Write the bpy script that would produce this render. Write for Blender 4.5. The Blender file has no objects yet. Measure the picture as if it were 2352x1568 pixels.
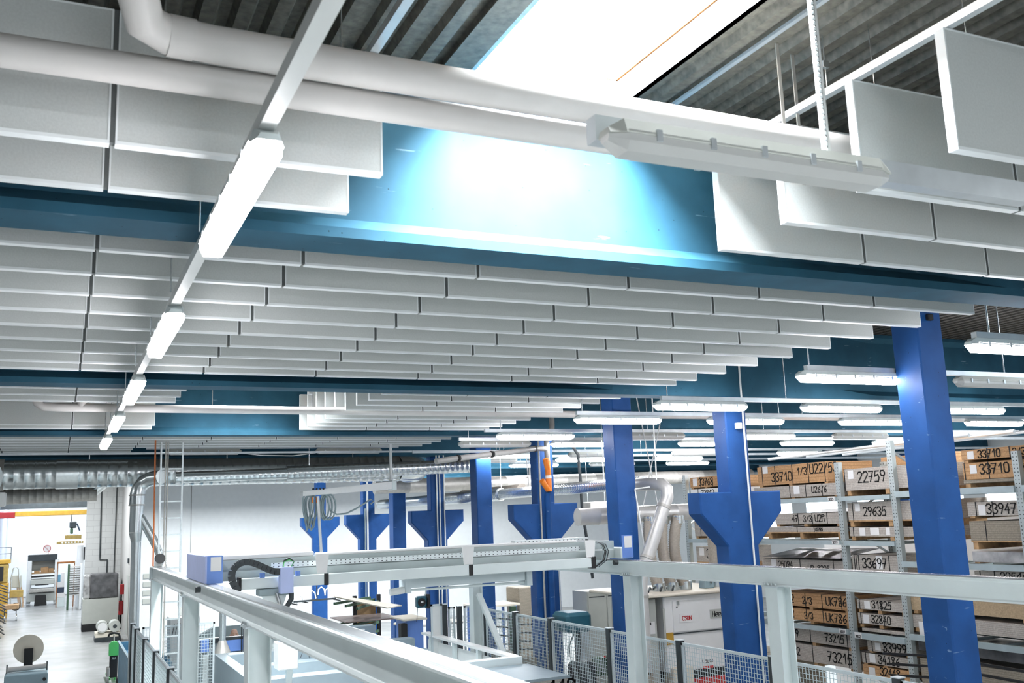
import bpy, math, random
from mathutils import Vector, Matrix
random.seed(7)
S = bpy.context.scene
COL = S.collection

# ------------------------------------------------------------------ camera
cam_d = bpy.data.cameras.new('camera'); cam = bpy.data.objects.new('camera', cam_d); COL.objects.link(cam)
cam_d.sensor_width = 36.0; cam_d.lens = 36.0 * 2233.3 / 2352.0; cam_d.clip_start = 0.05; cam_d.clip_end = 300
cam_d.dof.use_dof = True; cam_d.dof.focus_distance = 13.0; cam_d.dof.aperture_fstop = 4.5
yaw, pitch, roll = -0.4377, 0.1775, -0.0380
fw = Vector((-math.sin(yaw) * math.cos(pitch), math.cos(yaw) * math.cos(pitch), math.sin(pitch)))
rt = Vector((math.cos(yaw), math.sin(yaw), 0)); up = rt.cross(fw)
r2 = math.cos(roll) * rt + math.sin(roll) * up; u2 = -math.sin(roll) * rt + math.cos(roll) * up
m3 = Matrix((r2, u2, -fw)).transposed()
cam.matrix_world = Matrix.Translation((0, 0, 4.0)) @ m3.to_4x4()
S.camera = cam
# ------------------------------------------------------------------ view, world
S.view_settings.view_transform = 'Standard'; S.view_settings.look = 'None'
S.view_settings.gamma = 1.0; S.view_settings.use_curve_mapping = False
S.view_settings.exposure = 0.5
W = bpy.data.worlds.new('sky'); S.world = W; W.use_nodes = True
bg = W.node_tree.nodes['Background']; bg.inputs[0].default_value = (0.86, 0.95, 1.0, 1); bg.inputs[1].default_value = 1.4
S.cycles.max_bounces = 5; S.cycles.diffuse_bounces = 3; S.cycles.glossy_bounces = 3; S.cycles.transmission_bounces = 4
S.cycles.use_denoising = True; S.cycles.sample_clamp_indirect = 6.0
S.cycles.caustics_reflective = False; S.cycles.caustics_refractive = False
try:
    S.cycles.use_light_tree = True; S.cycles.use_adaptive_sampling = True; S.cycles.adaptive_threshold = 0.02
except Exception: pass

def area_light(name, loc, rot, sx, sy, power, color=(1, 1, 1)):
    d = bpy.data.lights.new(name, 'AREA'); d.shape = 'RECTANGLE'; d.size = sx; d.size_y = sy
    d.energy = power; d.color = color
    o = bpy.data.objects.new(name, d); COL.objects.link(o); o.location = loc; o.rotation_euler = rot
    return o
# daylight through the rooflights; both loops add fill under the closed roof
DAY = (0.93, 0.97, 1.0)
area_light('rooflight_and_fill', (2.70, 4.2, 7.6), (0, 0, 0), 1.0, 1.8, 1350, DAY).data.spread = math.radians(128)
area_light('rooflight_and_fill', (2.70, 15.1, 7.6), (0, 0, 0), 1.0, 2.6, 800, DAY).data.spread = math.radians(128)
for (x, y, p) in ((-5, 8.5, 110), (-5, 20.5, 120), (13.5, 20.5, 420), (4.5, 27.0, 260), (4.5, 33.0, 700), (-.5, 42.5, 420), (13.5, 27.0, 600), (13.5, 33.0, 600), (19.5, 14.0, 500), (1, -4, 500), (12, -3, 500), (14, 6, 420)):
    area_light('rooflight_and_fill', (x, y, 6.55), (0, 0, 0), 1.6, 2.6, p, DAY)  # added fill lamps, the deck has no opening above them
for y in (52, 60, 68):
    area_light('hall_fill', (-.5, y, 6.8), (0, 0, 0), 4, 3, 380, DAY)  # added lamps to brighten the far hall, its roof is closed

# ------------------------------------------------------------------ materials
MATS = {}
def nodes(name):
    m = bpy.data.materials.new(name); m.use_nodes = True
    return m, m.node_tree, m.node_tree.nodes['Principled BSDF']
def mat(name, col, rough=0.5, metal=0.0, var=0.12, scale=6.0, bump=0.0, bscale=60.0, spec=0.5):
    m, nt, b = nodes(name)
    b.inputs['Roughness'].default_value = rough; b.inputs['Metallic'].default_value = metal
    b.inputs['Specular IOR Level'].default_value = spec
    tc = nt.nodes.new('ShaderNodeTexCoord')
    n = nt.nodes.new('ShaderNodeTexNoise'); n.inputs['Scale'].default_value = scale; n.inputs['Detail'].default_value = 5
    nt.links.new(tc.outputs['Object'], n.inputs['Vector'])
    r = nt.nodes.new('ShaderNodeValToRGB')
    a = tuple(max(0, c * (1 - var)) for c in col); h = tuple(min(1, c * (1 + var)) for c in col)
    r.color_ramp.elements[0].color = (*a, 1); r.color_ramp.elements[1].color = (*h, 1)
    r.color_ramp.elements[0].position = 0.3; r.color_ramp.elements[1].position = 0.7
    nt.links.new(n.outputs['Fac'], r.inputs['Fac']); nt.links.new(r.outputs['Color'], b.inputs['Base Color'])
    if bump:
        n2 = nt.nodes.new('ShaderNodeTexNoise'); n2.inputs['Scale'].default_value = bscale
        nt.links.new(tc.outputs['Object'], n2.inputs['Vector'])
        bp = nt.nodes.new('ShaderNodeBump'); bp.inputs['Strength'].default_value = bump; bp.inputs['Distance'].default_value = 0.01
        nt.links.new(n2.outputs['Fac'], bp.inputs['Height']); nt.links.new(bp.outputs['Normal'], b.inputs['Normal'])
    MATS[name] = m; return m
def emit(name, col, strength):
    m, nt, b = nodes(name); b.inputs['Base Color'].default_value = (*col, 1)
    b.inputs['Emission Color'].default_value = (*col, 1); b.inputs['Emission Strength'].default_value = strength
    MATS[name] = m; return m
def glassy(name, col, rough, trans):
    m, nt, b = nodes(name); b.inputs['Base Color'].default_value = (*col, 1); b.inputs['Roughness'].default_value = rough
    b.inputs['Transmission Weight'].default_value = trans
    MATS[name] = m; return m
def layered(name, col, dark, period, rough=0.8, axis='Z'):
    """edges of stacked sheets: thin darker joints every period metres"""
    m, nt, b = nodes(name); b.inputs['Roughness'].default_value = rough
    tc = nt.nodes.new('ShaderNodeTexCoord'); sx = nt.nodes.new('ShaderNodeSeparateXYZ'); nt.links.new(tc.outputs['Object'], sx.inputs[0])
    dv = nt.nodes.new('ShaderNodeMath'); dv.operation = 'DIVIDE'; dv.inputs[1].default_value = period
    nt.links.new(sx.outputs[axis], dv.inputs[0])
    fr = nt.nodes.new('ShaderNodeMath'); fr.operation = 'FRACT'; nt.links.new(dv.outputs[0], fr.inputs[0])
    lt = nt.nodes.new('ShaderNodeMath'); lt.operation = 'LESS_THAN'; lt.inputs[1].default_value = 0.16; nt.links.new(fr.outputs[0], lt.inputs[0])
    n = nt.nodes.new('ShaderNodeTexNoise'); n.inputs['Scale'].default_value = 55; n.inputs['Detail'].default_value = 4
    nt.links.new(tc.outputs['Object'], n.inputs['Vector'])
    r = nt.nodes.new('ShaderNodeValToRGB'); r.color_ramp.elements[0].position = 0.3; r.color_ramp.elements[1].position = 0.72
    r.color_ramp.elements[0].color = (*[c * 0.78 for c in col], 1); r.color_ramp.elements[1].color = (*[min(1, c * 1.15) for c in col], 1)
    nt.links.new(n.outputs['Fac'], r.inputs['Fac'])
    mx = nt.nodes.new('ShaderNodeMixRGB'); mx.inputs[2].default_value = (*dark, 1)
    nt.links.new(lt.outputs[0], mx.inputs[0]); nt.links.new(r.outputs[0], mx.inputs[1]); nt.links.new(mx.outputs[0], b.inputs['Base Color'])
    MATS[name] = m; return m
def painted(name, col, fleck, rough=0.45):
    """painted concrete: mottled coat, small pin holes, pale scuffs"""
    m, nt, b = nodes(name); b.inputs['Roughness'].default_value = rough; b.inputs['Specular IOR Level'].default_value = 0.25
    tc = nt.nodes.new('ShaderNodeTexCoord')
    n = nt.nodes.new('ShaderNodeTexNoise'); n.inputs['Scale'].default_value = 3; n.inputs['Detail'].default_value = 6
    nt.links.new(tc.outputs['Object'], n.inputs['Vector'])
    r = nt.nodes.new('ShaderNodeValToRGB'); r.color_ramp.elements[0].position = 0.35; r.color_ramp.elements[1].position = 0.7
    r.color_ramp.elements[0].color = (*[c * 0.86 for c in col], 1); r.color_ramp.elements[1].color = (*[min(1, c * 1.12) for c in col], 1)
    nt.links.new(n.outputs['Fac'], r.inputs['Fac'])
    mp = nt.nodes.new('ShaderNodeMapping'); mp.inputs['Scale'].default_value = (2.2, 9, 16); nt.links.new(tc.outputs['Object'], mp.inputs['Vector'])
    n2 = nt.nodes.new('ShaderNodeTexNoise'); n2.inputs['Scale'].default_value = 1.3; n2.inputs['Detail'].default_value = 8
    nt.links.new(mp.outputs[0], n2.inputs['Vector'])
    r2_ = nt.nodes.new('ShaderNodeValToRGB'); r2_.color_ramp.elements[0].position = 0.69; r2_.color_ramp.elements[1].position = 0.75
    nt.links.new(n2.outputs['Fac'], r2_.inputs['Fac'])
    mx = nt.nodes.new('ShaderNodeMixRGB'); mx.inputs[2].default_value = (*fleck, 1)
    nt.links.new(r2_.outputs[0], mx.inputs[0]); nt.links.new(r.outputs[0], mx.inputs[1])
    v = nt.nodes.new('ShaderNodeTexVoronoi'); v.inputs['Scale'].default_value = 11; nt.links.new(tc.outputs['Object'], v.inputs['Vector'])
    l = nt.nodes.new('ShaderNodeMath'); l.operation = 'LESS_THAN'; l.inputs[1].default_value = 0.055; nt.links.new(v.outputs['Distance'], l.inputs[0])
    m2 = nt.nodes.new('ShaderNodeMixRGB'); m2.inputs[2].default_value = (*[c * 0.35 for c in col], 1)
    nt.links.new(l.outputs[0], m2.inputs[0]); nt.links.new(mx.outputs[0], m2.inputs[1]); nt.links.new(m2.outputs[0], b.inputs['Base Color'])
    MATS[name] = m; return m
def perforated(name, col, hole, px, pz, axis='Y'):
    """punched steel profile: two columns of slots"""
    m, nt, b = nodes(name); b.inputs['Roughness'].default_value = 0.45; b.inputs['Metallic'].default_value = 0.35
    tc = nt.nodes.new('ShaderNodeTexCoord'); sx = nt.nodes.new('ShaderNodeSeparateXYZ'); nt.links.new(tc.outputs['Object'], sx.inputs[0])
    def band(out, per, lo, hi):
        d = nt.nodes.new('ShaderNodeMath'); d.operation = 'DIVIDE'; d.inputs[1].default_value = per; nt.links.new(out, d.inputs[0])
        f = nt.nodes.new('ShaderNodeMath'); f.operation = 'FRACT'; nt.links.new(d.outputs[0], f.inputs[0])
        g = nt.nodes.new('ShaderNodeMath'); g.operation = 'GREATER_THAN'; g.inputs[1].default_value = lo; nt.links.new(f.outputs[0], g.inputs[0])
        h = nt.nodes.new('ShaderNodeMath'); h.operation = 'LESS_THAN'; h.inputs[1].default_value = hi; nt.links.new(f.outputs[0], h.inputs[0])
        k = nt.nodes.new('ShaderNodeMath'); k.operation = 'MULTIPLY'; nt.links.new(g.outputs[0], k.inputs[0]); nt.links.new(h.outputs[0], k.inputs[1]); return k.outputs[0]
    k = nt.nodes.new('ShaderNodeMath'); k.operation = 'MULTIPLY'
    nt.links.new(band(sx.outputs[axis], px, 0.35, 0.65), k.inputs[0]); nt.links.new(band(sx.outputs['Z'], pz, 0.3, 0.6), k.inputs[1])
    mx = nt.nodes.new('ShaderNodeMixRGB'); mx.inputs[1].default_value = (*col, 1); mx.inputs[2].default_value = (*hole, 1)
    nt.links.new(k.outputs[0], mx.inputs[0]); nt.links.new(mx.outputs[0], b.inputs['Base Color'])
    MATS[name] = m; return m
def blockwork(name, col, joint):
    m, nt, b = nodes(name); b.inputs['Roughness'].default_value = 0.8
    tc = nt.nodes.new('ShaderNodeTexCoord'); mp = nt.nodes.new('ShaderNodeMapping'); mp.inputs['Rotation'].default_value = (math.pi / 2, 0, 0)
    nt.links.new(tc.outputs['Object'], mp.inputs['Vector'])
    br = nt.nodes.new('ShaderNodeTexBrick'); br.inputs['Scale'].default_value = 1.0; br.inputs['Brick Width'].default_value = 0.5; br.inputs['Row Height'].default_value = 0.25
    br.inputs['Mortar Size'].default_value = 0.008; br.inputs['Color1'].default_value = (*col, 1); br.inputs['Color2'].default_value = (*[c * 0.95 for c in col], 1); br.inputs['Mortar'].default_value = (*joint, 1)
    nt.links.new(mp.outputs[0], br.inputs['Vector']); nt.links.new(br.outputs['Color'], b.inputs['Base Color'])
    MATS[name] = m; return m

mat('baffle', (0.60, 0.63, 0.62), 0.85, var=0.05, scale=90, bump=0.15, bscale=250)
mat('baffle_frame', (0.88, 0.92, 0.93), 0.4, var=0.03)
painted('beam_blue', (0.021, 0.088, 0.140), (0.18, 0.28, 0.36), 0.75)
painted('column_blue', (0.016, 0.085, 0.29), (0.20, 0.32, 0.55), 0.5)
mat('deck', (0.070, 0.066, 0.054), 0.55, 0.1, var=0.5, scale=22, bump=0.1)
mat('deck_edge', (0.42, 0.46, 0.47), 0.45, 0.5, var=0.2, scale=18)
mat('galv', (0.72, 0.77, 0.78), 0.27, 0.9, var=0.06, scale=25)
mat('pale_duct', (0.60, 0.60, 0.585), 0.35, 0.3, var=0.05)
mat('galv_dull', (0.47, 0.46, 0.43), 0.5, 0.45, var=0.12, scale=9)
mat('channel', (0.70, 0.75, 0.78), 0.35, 0.5, var=0.08)
mat('white_pipe', (0.62, 0.60, 0.58), 0.4, var=0.06, scale=3)
mat('white_paint', (0.80, 0.82, 0.81), 0.5, var=0.03)
mat('white_gloss', (0.86, 0.87, 0.86), 0.3, var=0.02)
mat('steel_paint', (0.76, 0.84, 0.84), 0.4, var=0.04, scale=3)
mat('steel_pale', (0.62, 0.70, 0.73), 0.35, var=0.04, scale=3)
mat('machine_blue', (0.16, 0.30, 0.72), 0.4, var=0.04)
mat('machine_lilac', (0.48, 0.56, 0.86), 0.4, var=0.04)
mat('dark_steel', (0.035, 0.045, 0.05), 0.5, var=0.2)
mat('black', (0.012, 0.012, 0.013), 0.6, var=0.2)
mat('marker', (0.008, 0.008, 0.008), 0.8, var=0.1)
mat('red', (0.32, 0.012, 0.015), 0.45, var=0.1)
mat('bright_red', (0.62, 0.03, 0.03), 0.45, var=0.1)
mat('orange_pvc', (0.80, 0.22, 0.02), 0.4, var=0.05)
mat('orange_line', (0.70, 0.20, 0.06), 0.6, var=0.1)
mat('grey_pvc', (0.30, 0.30, 0.29), 0.45, var=0.08)
mat('timber', (0.34, 0.13, 0.035), 0.7, var=0.3, scale=12)
mat('pallet_wood', (0.48, 0.30, 0.15), 0.8, var=0.25, scale=14)
layered('carton', (0.56, 0.33, 0.16), (0.40, 0.22, 0.10), 0.055)
layered('chipboard', (0.50, 0.46, 0.41), (0.30, 0.27, 0.24), 0.025)
layered('chipboard_dark', (0.33, 0.29, 0.23), (0.20, 0.17, 0.13), 0.03)
layered('tan_board', (0.50, 0.38, 0.24), (0.38, 0.27, 0.16), 0.012)
mat('store_grey', (0.27, 0.34, 0.38), 0.4, var=0.04)
mat('gap_shade', (0.10, 0.11, 0.11), 0.8, var=0.1)  # flat dark tone standing in for shade in the baffle gaps
mat('bridge_grey', (0.46, 0.53, 0.53), 0.4, var=0.05)
mat('lining', (0.56, 0.54, 0.50), 0.6, var=0.1, scale=5)
mat('paper', (0.86, 0.86, 0.85), 0.8, var=0.02)
mat('rack_beam', (0.45, 0.54, 0.56), 0.4, 0.2, var=0.08)
perforated('rack_post', (0.48, 0.54, 0.54), (0.05, 0.06, 0.06), 0.05, 0.05)
perforated('slotted', (0.78, 0.84, 0.85), (0.06, 0.07, 0.08), 0.06, 0.035, 'X')
mat('wall_white', (0.84, 0.87, 0.88), 0.7, var=0.02)
mat('wall_blue', (0.60, 0.66, 0.80), 0.7, var=0.02)
blockwork('blockwork', (0.66, 0.67, 0.66), (0.50, 0.50, 0.50))
mat('plaster', (0.55, 0.54, 0.52), 0.8, var=0.04)
mat('yellow', (0.52, 0.30, 0.035), 0.5, var=0.12)
mat('yellow_dirty', (0.40, 0.28, 0.08), 0.6, var=0.2)
mat('green', (0.11, 0.60, 0.16), 0.4, var=0.05)
mat('dark_green', (0.05, 0.11, 0.06), 0.6, var=0.2)
mat('teal', (0.03, 0.13, 0.18), 0.4, var=0.1)
mat('bin_blue', (0.16, 0.38, 0.55), 0.5, var=0.15)
mat('cabinet_blue', (0.30, 0.42, 0.48), 0.5, var=0.05)
mat('cream', (0.80, 0.74, 0.62), 0.6, var=0.03)
mat('cabinet_grey', (0.52, 0.54, 0.50), 0.5, var=0.03)
mat('hose', (0.42, 0.38, 0.32), 0.6, var=0.12, scale=30)
mat('cable_grey', (0.30, 0.38, 0.40), 0.5, var=0.06)
mat('wrap', (0.42, 0.42, 0.42), 0.15, var=0.5, scale=4, bump=0.4, bscale=12)
mat('wrap_dark', (0.10, 0.10, 0.105), 0.25, var=0.6, scale=3, bump=0.4, bscale=8)
mat('skin', (0.62, 0.38, 0.29), 0.5, var=0.05)
mat('cloth', (0.05, 0.07, 0.11), 0.9, var=0.1)
mat('laminate', (0.22, 0.17, 0.15), 0.35, var=0.08)
mat('mesh_wire', (0.62, 0.72, 0.74), 0.4, 0.1, var=0.02)
mat('aluminium', (0.55, 0.56, 0.57), 0.25, 0.85, var=0.05)
mat('cardboard', (0.45, 0.28, 0.14), 0.8, var=0.15, scale=8)
mat('floor', (0.36, 0.37, 0.365), 0.26, var=0.16, scale=1.1, bump=0.03, bscale=9)
emit('tube_light', (1.0, 0.97, 1.0), 32)
emit('window_light', (0.80, 0.90, 1.0), 2.6)
glassy('diffuser_off', (0.80, 0.81, 0.79), 0.35, 0.25)
glassy('glass', (0.9, 0.95, 0.97), 0.02, 0.9)

# ------------------------------------------------------------------ mesh builder
class M:
    def __init__(s): s.v = []; s.f = []; s.sm = []
    def add(s, vs, fs, smooth=False):
        n = len(s.v); s.v += [tuple(v) for v in vs]; s.f += [tuple(i + n for i in f) for f in fs]; s.sm += [smooth] * len(fs); return s
    def box(s, x0, x1, y0, y1, z0, z1):
        v = [(x, y, z) for x in (x0, x1) for y in (y0, y1) for z in (z0, z1)]
        return s.add(v, [(0, 1, 3, 2), (4, 6, 7, 5), (0, 4, 5, 1), (2, 3, 7, 6), (0, 2, 6, 4), (1, 5, 7, 3)])
    def bbox(s, x0, x1, y0, y1, z0, z1, b):
        """box with chamfered edges"""
        c = ((x0 + x1) / 2, (y0 + y1) / 2, (z0 + z1) / 2); h = ((x1 - x0) / 2, (y1 - y0) / 2, (z1 - z0) / 2)
        vs = []; idx = {}
        for sx in (-1, 1):
            for sy in (-1, 1):
                for sz in (-1, 1):
                    for a in range(3):
                        p = [sx * (h[0] - b), sy * (h[1] - b), sz * (h[2] - b)]; p[a] = (sx, sy, sz)[a] * h[a]
                        idx[(sx, sy, sz, a)] = len(vs); vs.append((c[0] + p[0], c[1] + p[1], c[2] + p[2]))
        fs = []
        for a in range(3):
            o = [i for i in range(3) if i != a]
            for sg in (-1, 1):
                q = []
                for (p, r) in ((-1, -1), (1, -1), (1, 1), (-1, 1)):
                    k = [0, 0, 0]; k[a] = sg; k[o[0]] = p; k[o[1]] = r; q.append(idx[(*k, a)])
                fs.append(tuple(q))
        for a in range(3):
            o = [i for i in range(3) if i != a]
            for p in (-1, 1):
                for r in (-1, 1):
                    q = []
                    for t, w in ((-1, o[0]), (1, o[0]), (1, o[1]), (-1, o[1])):
                        k = [0, 0, 0]; k[a] = t; k[o[0]] = p; k[o[1]] = r; q.append(idx[(*k, w)])
                    fs.append(tuple(q))
        for sx in (-1, 1):
            for sy in (-1, 1):
                for sz in (-1, 1): fs.append(tuple(idx[(sx, sy, sz, a)] for a in range(3)))
        return s.add(vs, fs)
    def prism(s, poly, axis, a, b):
        """poly in the plane of the other two axes (order xyz without axis)"""
        n = len(poly); vs = []
        for t in (a, b):
            for p in poly:
                q = list(p); q.insert(axis, t); vs.append(q)
        fs = [tuple(range(n))[::-1], tuple(range(n, 2 * n))] + [(i, (i + 1) % n, n + (i + 1) % n, n + i) for i in range(n)]
        return s.add(vs, fs)
    def frame(s, d):
        d = Vector(d).normalized(); a = Vector((0, 0, 1)) if abs(d.z) < 0.9 else Vector((0, 1, 0))
        u = d.cross(a).normalized(); return u, u.cross(d).normalized()
    def bar(s, p0, p1, w, h=None):
        h = h or w; p0 = Vector(p0); p1 = Vector(p1); u, v = s.frame(p1 - p0); vs = []
        for p in (p0, p1):
            for a, b in ((-1, -1), (1, -1), (1, 1), (-1, 1)): vs.append(p + u * (a * w / 2) + v * (b * h / 2))
        return s.add(vs, [(0, 3, 2, 1), (4, 5, 6, 7), (0, 1, 5, 4), (1, 2, 6, 5), (2, 3, 7, 6), (3, 0, 4, 7)])
    def tube(s, pts, r, n=12, caps=True):
        pts = [Vector(p) for p in pts]; rs = r if isinstance(r, (list, tuple)) else [r] * len(pts); k = len(pts)
        rings = []; prev = None
        for i, p in enumerate(pts):
            d = (pts[min(i + 1, k - 1)] - pts[max(i - 1, 0)])
            if d.length < 1e-9: d = Vector((0, 0, 1))
            d.normalize()
            if prev is None: u, v = s.frame(d)
            else:
                u = prev - d * prev.dot(d)
                if u.length < 1e-6: u, _ = s.frame(d)
                u.normalize(); v = u.cross(d)
            prev = u
            rings.append([p + (u * math.cos(2 * math.pi * j / n) + v * math.sin(2 * math.pi * j / n)) * rs[i] for j in range(n)])
        vs = [q for R in rings for q in R]; fs = []
        for i in range(k - 1):
            for j in range(n): fs.append((i * n + j, i * n + (j + 1) % n, (i + 1) * n + (j + 1) % n, (i + 1) * n + j))
        s.add(vs, fs, True)
        if caps: s.add(rings[0], [tuple(range(n))[::-1]]); s.add(rings[-1], [tuple(range(n))])
        return s
    def duct(s, p0, p1, r, seam=0.16, n=20):
        p0 = Vector(p0); p1 = Vector(p1); L = (p1 - p0).length; k = max(1, int(L / seam)); pts = []; rs = []
        for i in range(k + 1):
            t = i / k
            for dt, rr in ((-0.012, r), (0, r * 1.035), (0.012, r)):
                q = t * L + dt * 1.0
                if 0 <= q <= L: pts.append(p0 + (p1 - p0) * (q / L)); rs.append(rr)
        return s.tube(pts, rs, n)
    def ell(s, c, r, n=14, m=8):
        vs = []; fs = []
        for i in range(m + 1):
            a = math.pi * i / m
            for j in range(n):
                b = 2 * math.pi * j / n; vs.append((c[0] + r[0] * math.sin(a) * math.cos(b), c[1] + r[1] * math.sin(a) * math.sin(b), c[2] + r[2] * math.cos(a)))
        for i in range(m):
            for j in range(n): fs.append((i * n + j, (i + 1) * n + j, (i + 1) * n + (j + 1) % n, i * n + (j + 1) % n))
        return s.add(vs, fs, True)
    def build(s, name, material, parent=None, origin=None):
        o0 = Vector((0, 0, 0))
        if parent is not None: o0 = wloc(parent)
        elif origin is not None: o0 = Vector(origin)
        elif s.v:
            xs = [v[0] for v in s.v]; ys = [v[1] for v in s.v]; zs = [v[2] for v in s.v]
            o0 = Vector(((min(xs) + max(xs)) / 2, (min(ys) + max(ys)) / 2, min(zs)))
        me = bpy.data.meshes.new(name)
        me.from_pydata([(v[0] - o0.x, v[1] - o0.y, v[2] - o0.z) for v in s.v], [], s.f); me.update()
        me.polygons.foreach_set('use_smooth', s.sm)
        me.materials.append(MATS[material])
        o = bpy.data.objects.new(name, me); COL.objects.link(o)
        if parent is not None: o.parent = parent
        else: o.location = o0
        return o
def wloc(o):
    l = Vector(o.location)
    while o.parent is not None: o = o.parent; l += Vector(o.location)
    return l
def tag(o, label=None, cat=None, group=None, kind=None):
    if label: o['label'] = label
    if cat: o['category'] = cat
    if group: o['group'] = group
    if kind: o['kind'] = kind
    return o
def thing(name, label, cat, loc, group=None):
    o = bpy.data.objects.new(name, None); o.empty_display_size = 0.1; COL.objects.link(o); o.location = loc
    return tag(o, label, cat, group)
def single(m, name, material, label, cat, group=None): return tag(m.build(name, material), label, cat, group)
def struct(m, name, material): return tag(m.build(name, material), kind='structure')
def dup(root, loc, label, rz=None):
    r = root.copy(); COL.objects.link(r); r.location = loc; r['label'] = label
    if rz is not None: r.rotation_euler = (0, 0, rz)
    for ch in list(root.children):
        c = ch.copy(); COL.objects.link(c); c.parent = r
        for g in list(ch.children):
            d = g.copy(); COL.objects.link(d); d.parent = c
    return r
ORD = ['first', 'second', 'third', 'fourth', 'fifth', 'sixth', 'seventh', 'eighth', 'ninth', 'tenth', 'eleventh', 'twelfth']

# stroke lettering, as written by marker pen
GL = {'0': '', '1': '1436 3630', '2': '05163645440040', '3': '0516364544234241301001', '4': '360242 3430', '5': '461603344230 3000',
      '6': '46140210304233 3302', '7': '064610 0333', '8': '23051636451332 234110 1001 0123', '9': '4433130516364544 4420', '/': '0046', 'U': '0601103041 4146',
      'K': '0600 460340', 'L': '060040', 'R': '0006364504 3340', 'C': '4536160501103041', 'S': '4536160524421000', 'D': '0006264442200 ', 'N': '00064046',
      'H': '0006 0343 4640', 'e': '02424414041201030 ', 's': '44140322411001', 'B': '00063645330 3', 'E': '4606004 0333', 'V': '062046', 'I': '2620', '-': '0343', 'X': '0046 0640'}
GL['0'] = '163645413010010516'; GL['8'] = '332405163645331404? '.replace('1404? ','') + ' 331201103041334'.strip()[:0]; GL['8'] = '2305163645230110304123'
GL['D'] = '00062645412000'; GL['e'] = '024244341403011030'; GL['B'] = '000636453303 33423000'; GL['E'] = '46060040 0333'
def write(m, text, o, u, v, h, t=0.012, nrm=None, d=0.003):
    o = Vector(o); u = Vector(u); v = Vector(v); nrm = Vector(nrm) if nrm is not None else u.cross(v); w = h * 0.55; x = 0.0
    for ch in text:
        if ch != ' ':
            for st in GL.get(ch, '').split():
                pts = [(int(st[i]) / 4, int(st[i + 1]) / 6) for i in range(0, len(st) - 1, 2)]
                P = [o + u * (x + a * w + random.uniform(-.02, .02) * h) + v * (b * h) for a, b in pts]
                for a, b in zip(P, P[1:]):
                    dd = b - a
                    if dd.length < 1e-6: continue
                    dn = dd.normalized(); sd = dn.cross(nrm) * (t / 2); a2 = a - dn * t * 0.4; b2 = b + dn * t * 0.4
                    vs = [a2 - sd, b2 - sd, b2 + sd, a2 + sd]; vs += [q + nrm * d for q in vs]
                    m.add(vs, [(0, 1, 2, 3), (7, 6, 5, 4), (0, 4, 5, 1), (1, 5, 6, 2), (2, 6, 7, 3), (3, 7, 4, 0)])
        x += w * 1.35
    return m

# ================================================================== SHELL
struct(M().box(-14, 32, -8, 76, -0.2, 0), 'floor', 'floor')
def corr(m, x0, x1, y0, y1, z=6.6, p=0.175, h=0.05):
    n = max(1, int(round((x1 - x0) / p))); p = (x1 - x0) / n; pr = []
    for i in range(n):
        a = x0 + i * p; pr += [(a, z), (a + p * 0.42, z), (a + p * 0.55, z + h), (a + p * 0.87, z + h)]
    pr.append((x1, z)); vs = [(x, y0, zz) for x, zz in pr] + [(x, y1, zz) for x, zz in pr]; k = len(pr)
    return m.add(vs, [(i, i + 1, k + i + 1, k + i) for i in range(k - 1)])
dk = M()
SKY = [(3.1, 5.10), (13.8, 16.6)]
corr(dk, -14, 2.14, -8, 48); corr(dk, 3.22, 30, -8, 48)
for a, b in ((-8, 3.1), (5.10, 13.8), (16.6, 48)): corr(dk, 2.14, 3.22, a, b)
dk.box(-14, 2.1, -8, 48, 6.75, 6.8).box(3.5, 30, -8, 48, 6.75, 6.8).box(2.1, 3.5, -8, 2.9, 6.75, 6.8).box(2.1, 3.5, 5.4, 13.5, 6.75, 6.8).box(2.1, 3.5, 16.9, 48, 6.75, 6.8)
struct(dk, 'ceiling', 'deck')
struct(M().box(-14, 32, 48, 76, 6.9, 7.1), 'ceiling', 'dark_steel')
for n, (ya, yb) in enumerate(SKY):
    s = thing('rooflight', ['open rooflight well in the metal deck above the nearest blue beam', 'farther rooflight above the second bay behind the baffles'][n], 'rooflight', (2.68, (ya + yb) / 2, 6.6))
    f = M()
    for x0, x1, y0, y1 in ((2.10, 2.14, ya, yb), (3.22, 3.26, ya, yb), (2.10, 3.26, yb, yb + .03), (2.10, 3.26, ya - .03, ya)): f.box(x0, x1, y0, y1, 6.6, 6.78)
    f.build('sheet_metal_trim', 'deck_edge', s)
    M().box(1.93, 2.10, ya - .1, yb + .03, 6.585, 6.597).build('flat_flashing', 'deck', s)
    f = M()
    for x0, x1, y0, y1 in ((2.05, 2.12, ya - .05, yb + .05), (3.24, 3.30, ya - .05, yb + .05), (2.12, 3.24, yb + .03, yb + .09), (2.12, 3.24, ya - .09, ya - .03)): f.box(x0 + (.02 if x0 < 2.11 else (-.03 if x0 > 3.2 else 0)), x1, y0 - (.03 if y1 - y0 < .1 and y0 > (ya + yb) / 2 else 0), y1, 6.785, 6.85)
    f.build('timber_batten', 'timber', s)
    a = [(2.08, ya - .06, 6.84), (3.28, ya - .06, 6.84), (3.28, yb + .06, 6.84), (2.08, yb + .06, 6.84)]
    b = [(2.05, ya - .1, 7.2), (3.31, ya - .1, 7.2), (3.31, yb + .2, 7.2), (2.05, yb + .2, 7.2)]
    o = [(x + (-.03 if x < 2.6 else .03), y, z) for x, y, z in a] + [(x + (-.03 if x < 2.6 else .03), y, z) for x, y, z in b]
    M().add(a + b + o, [(0, 1, 5, 4), (1, 2, 6, 5), (2, 3, 7, 6), (3, 0, 4, 7), (8, 12, 13, 9), (9, 13, 14, 10), (10, 14, 15, 11), (11, 15, 12, 8)]).build('well_lining', 'lining', s)
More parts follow.
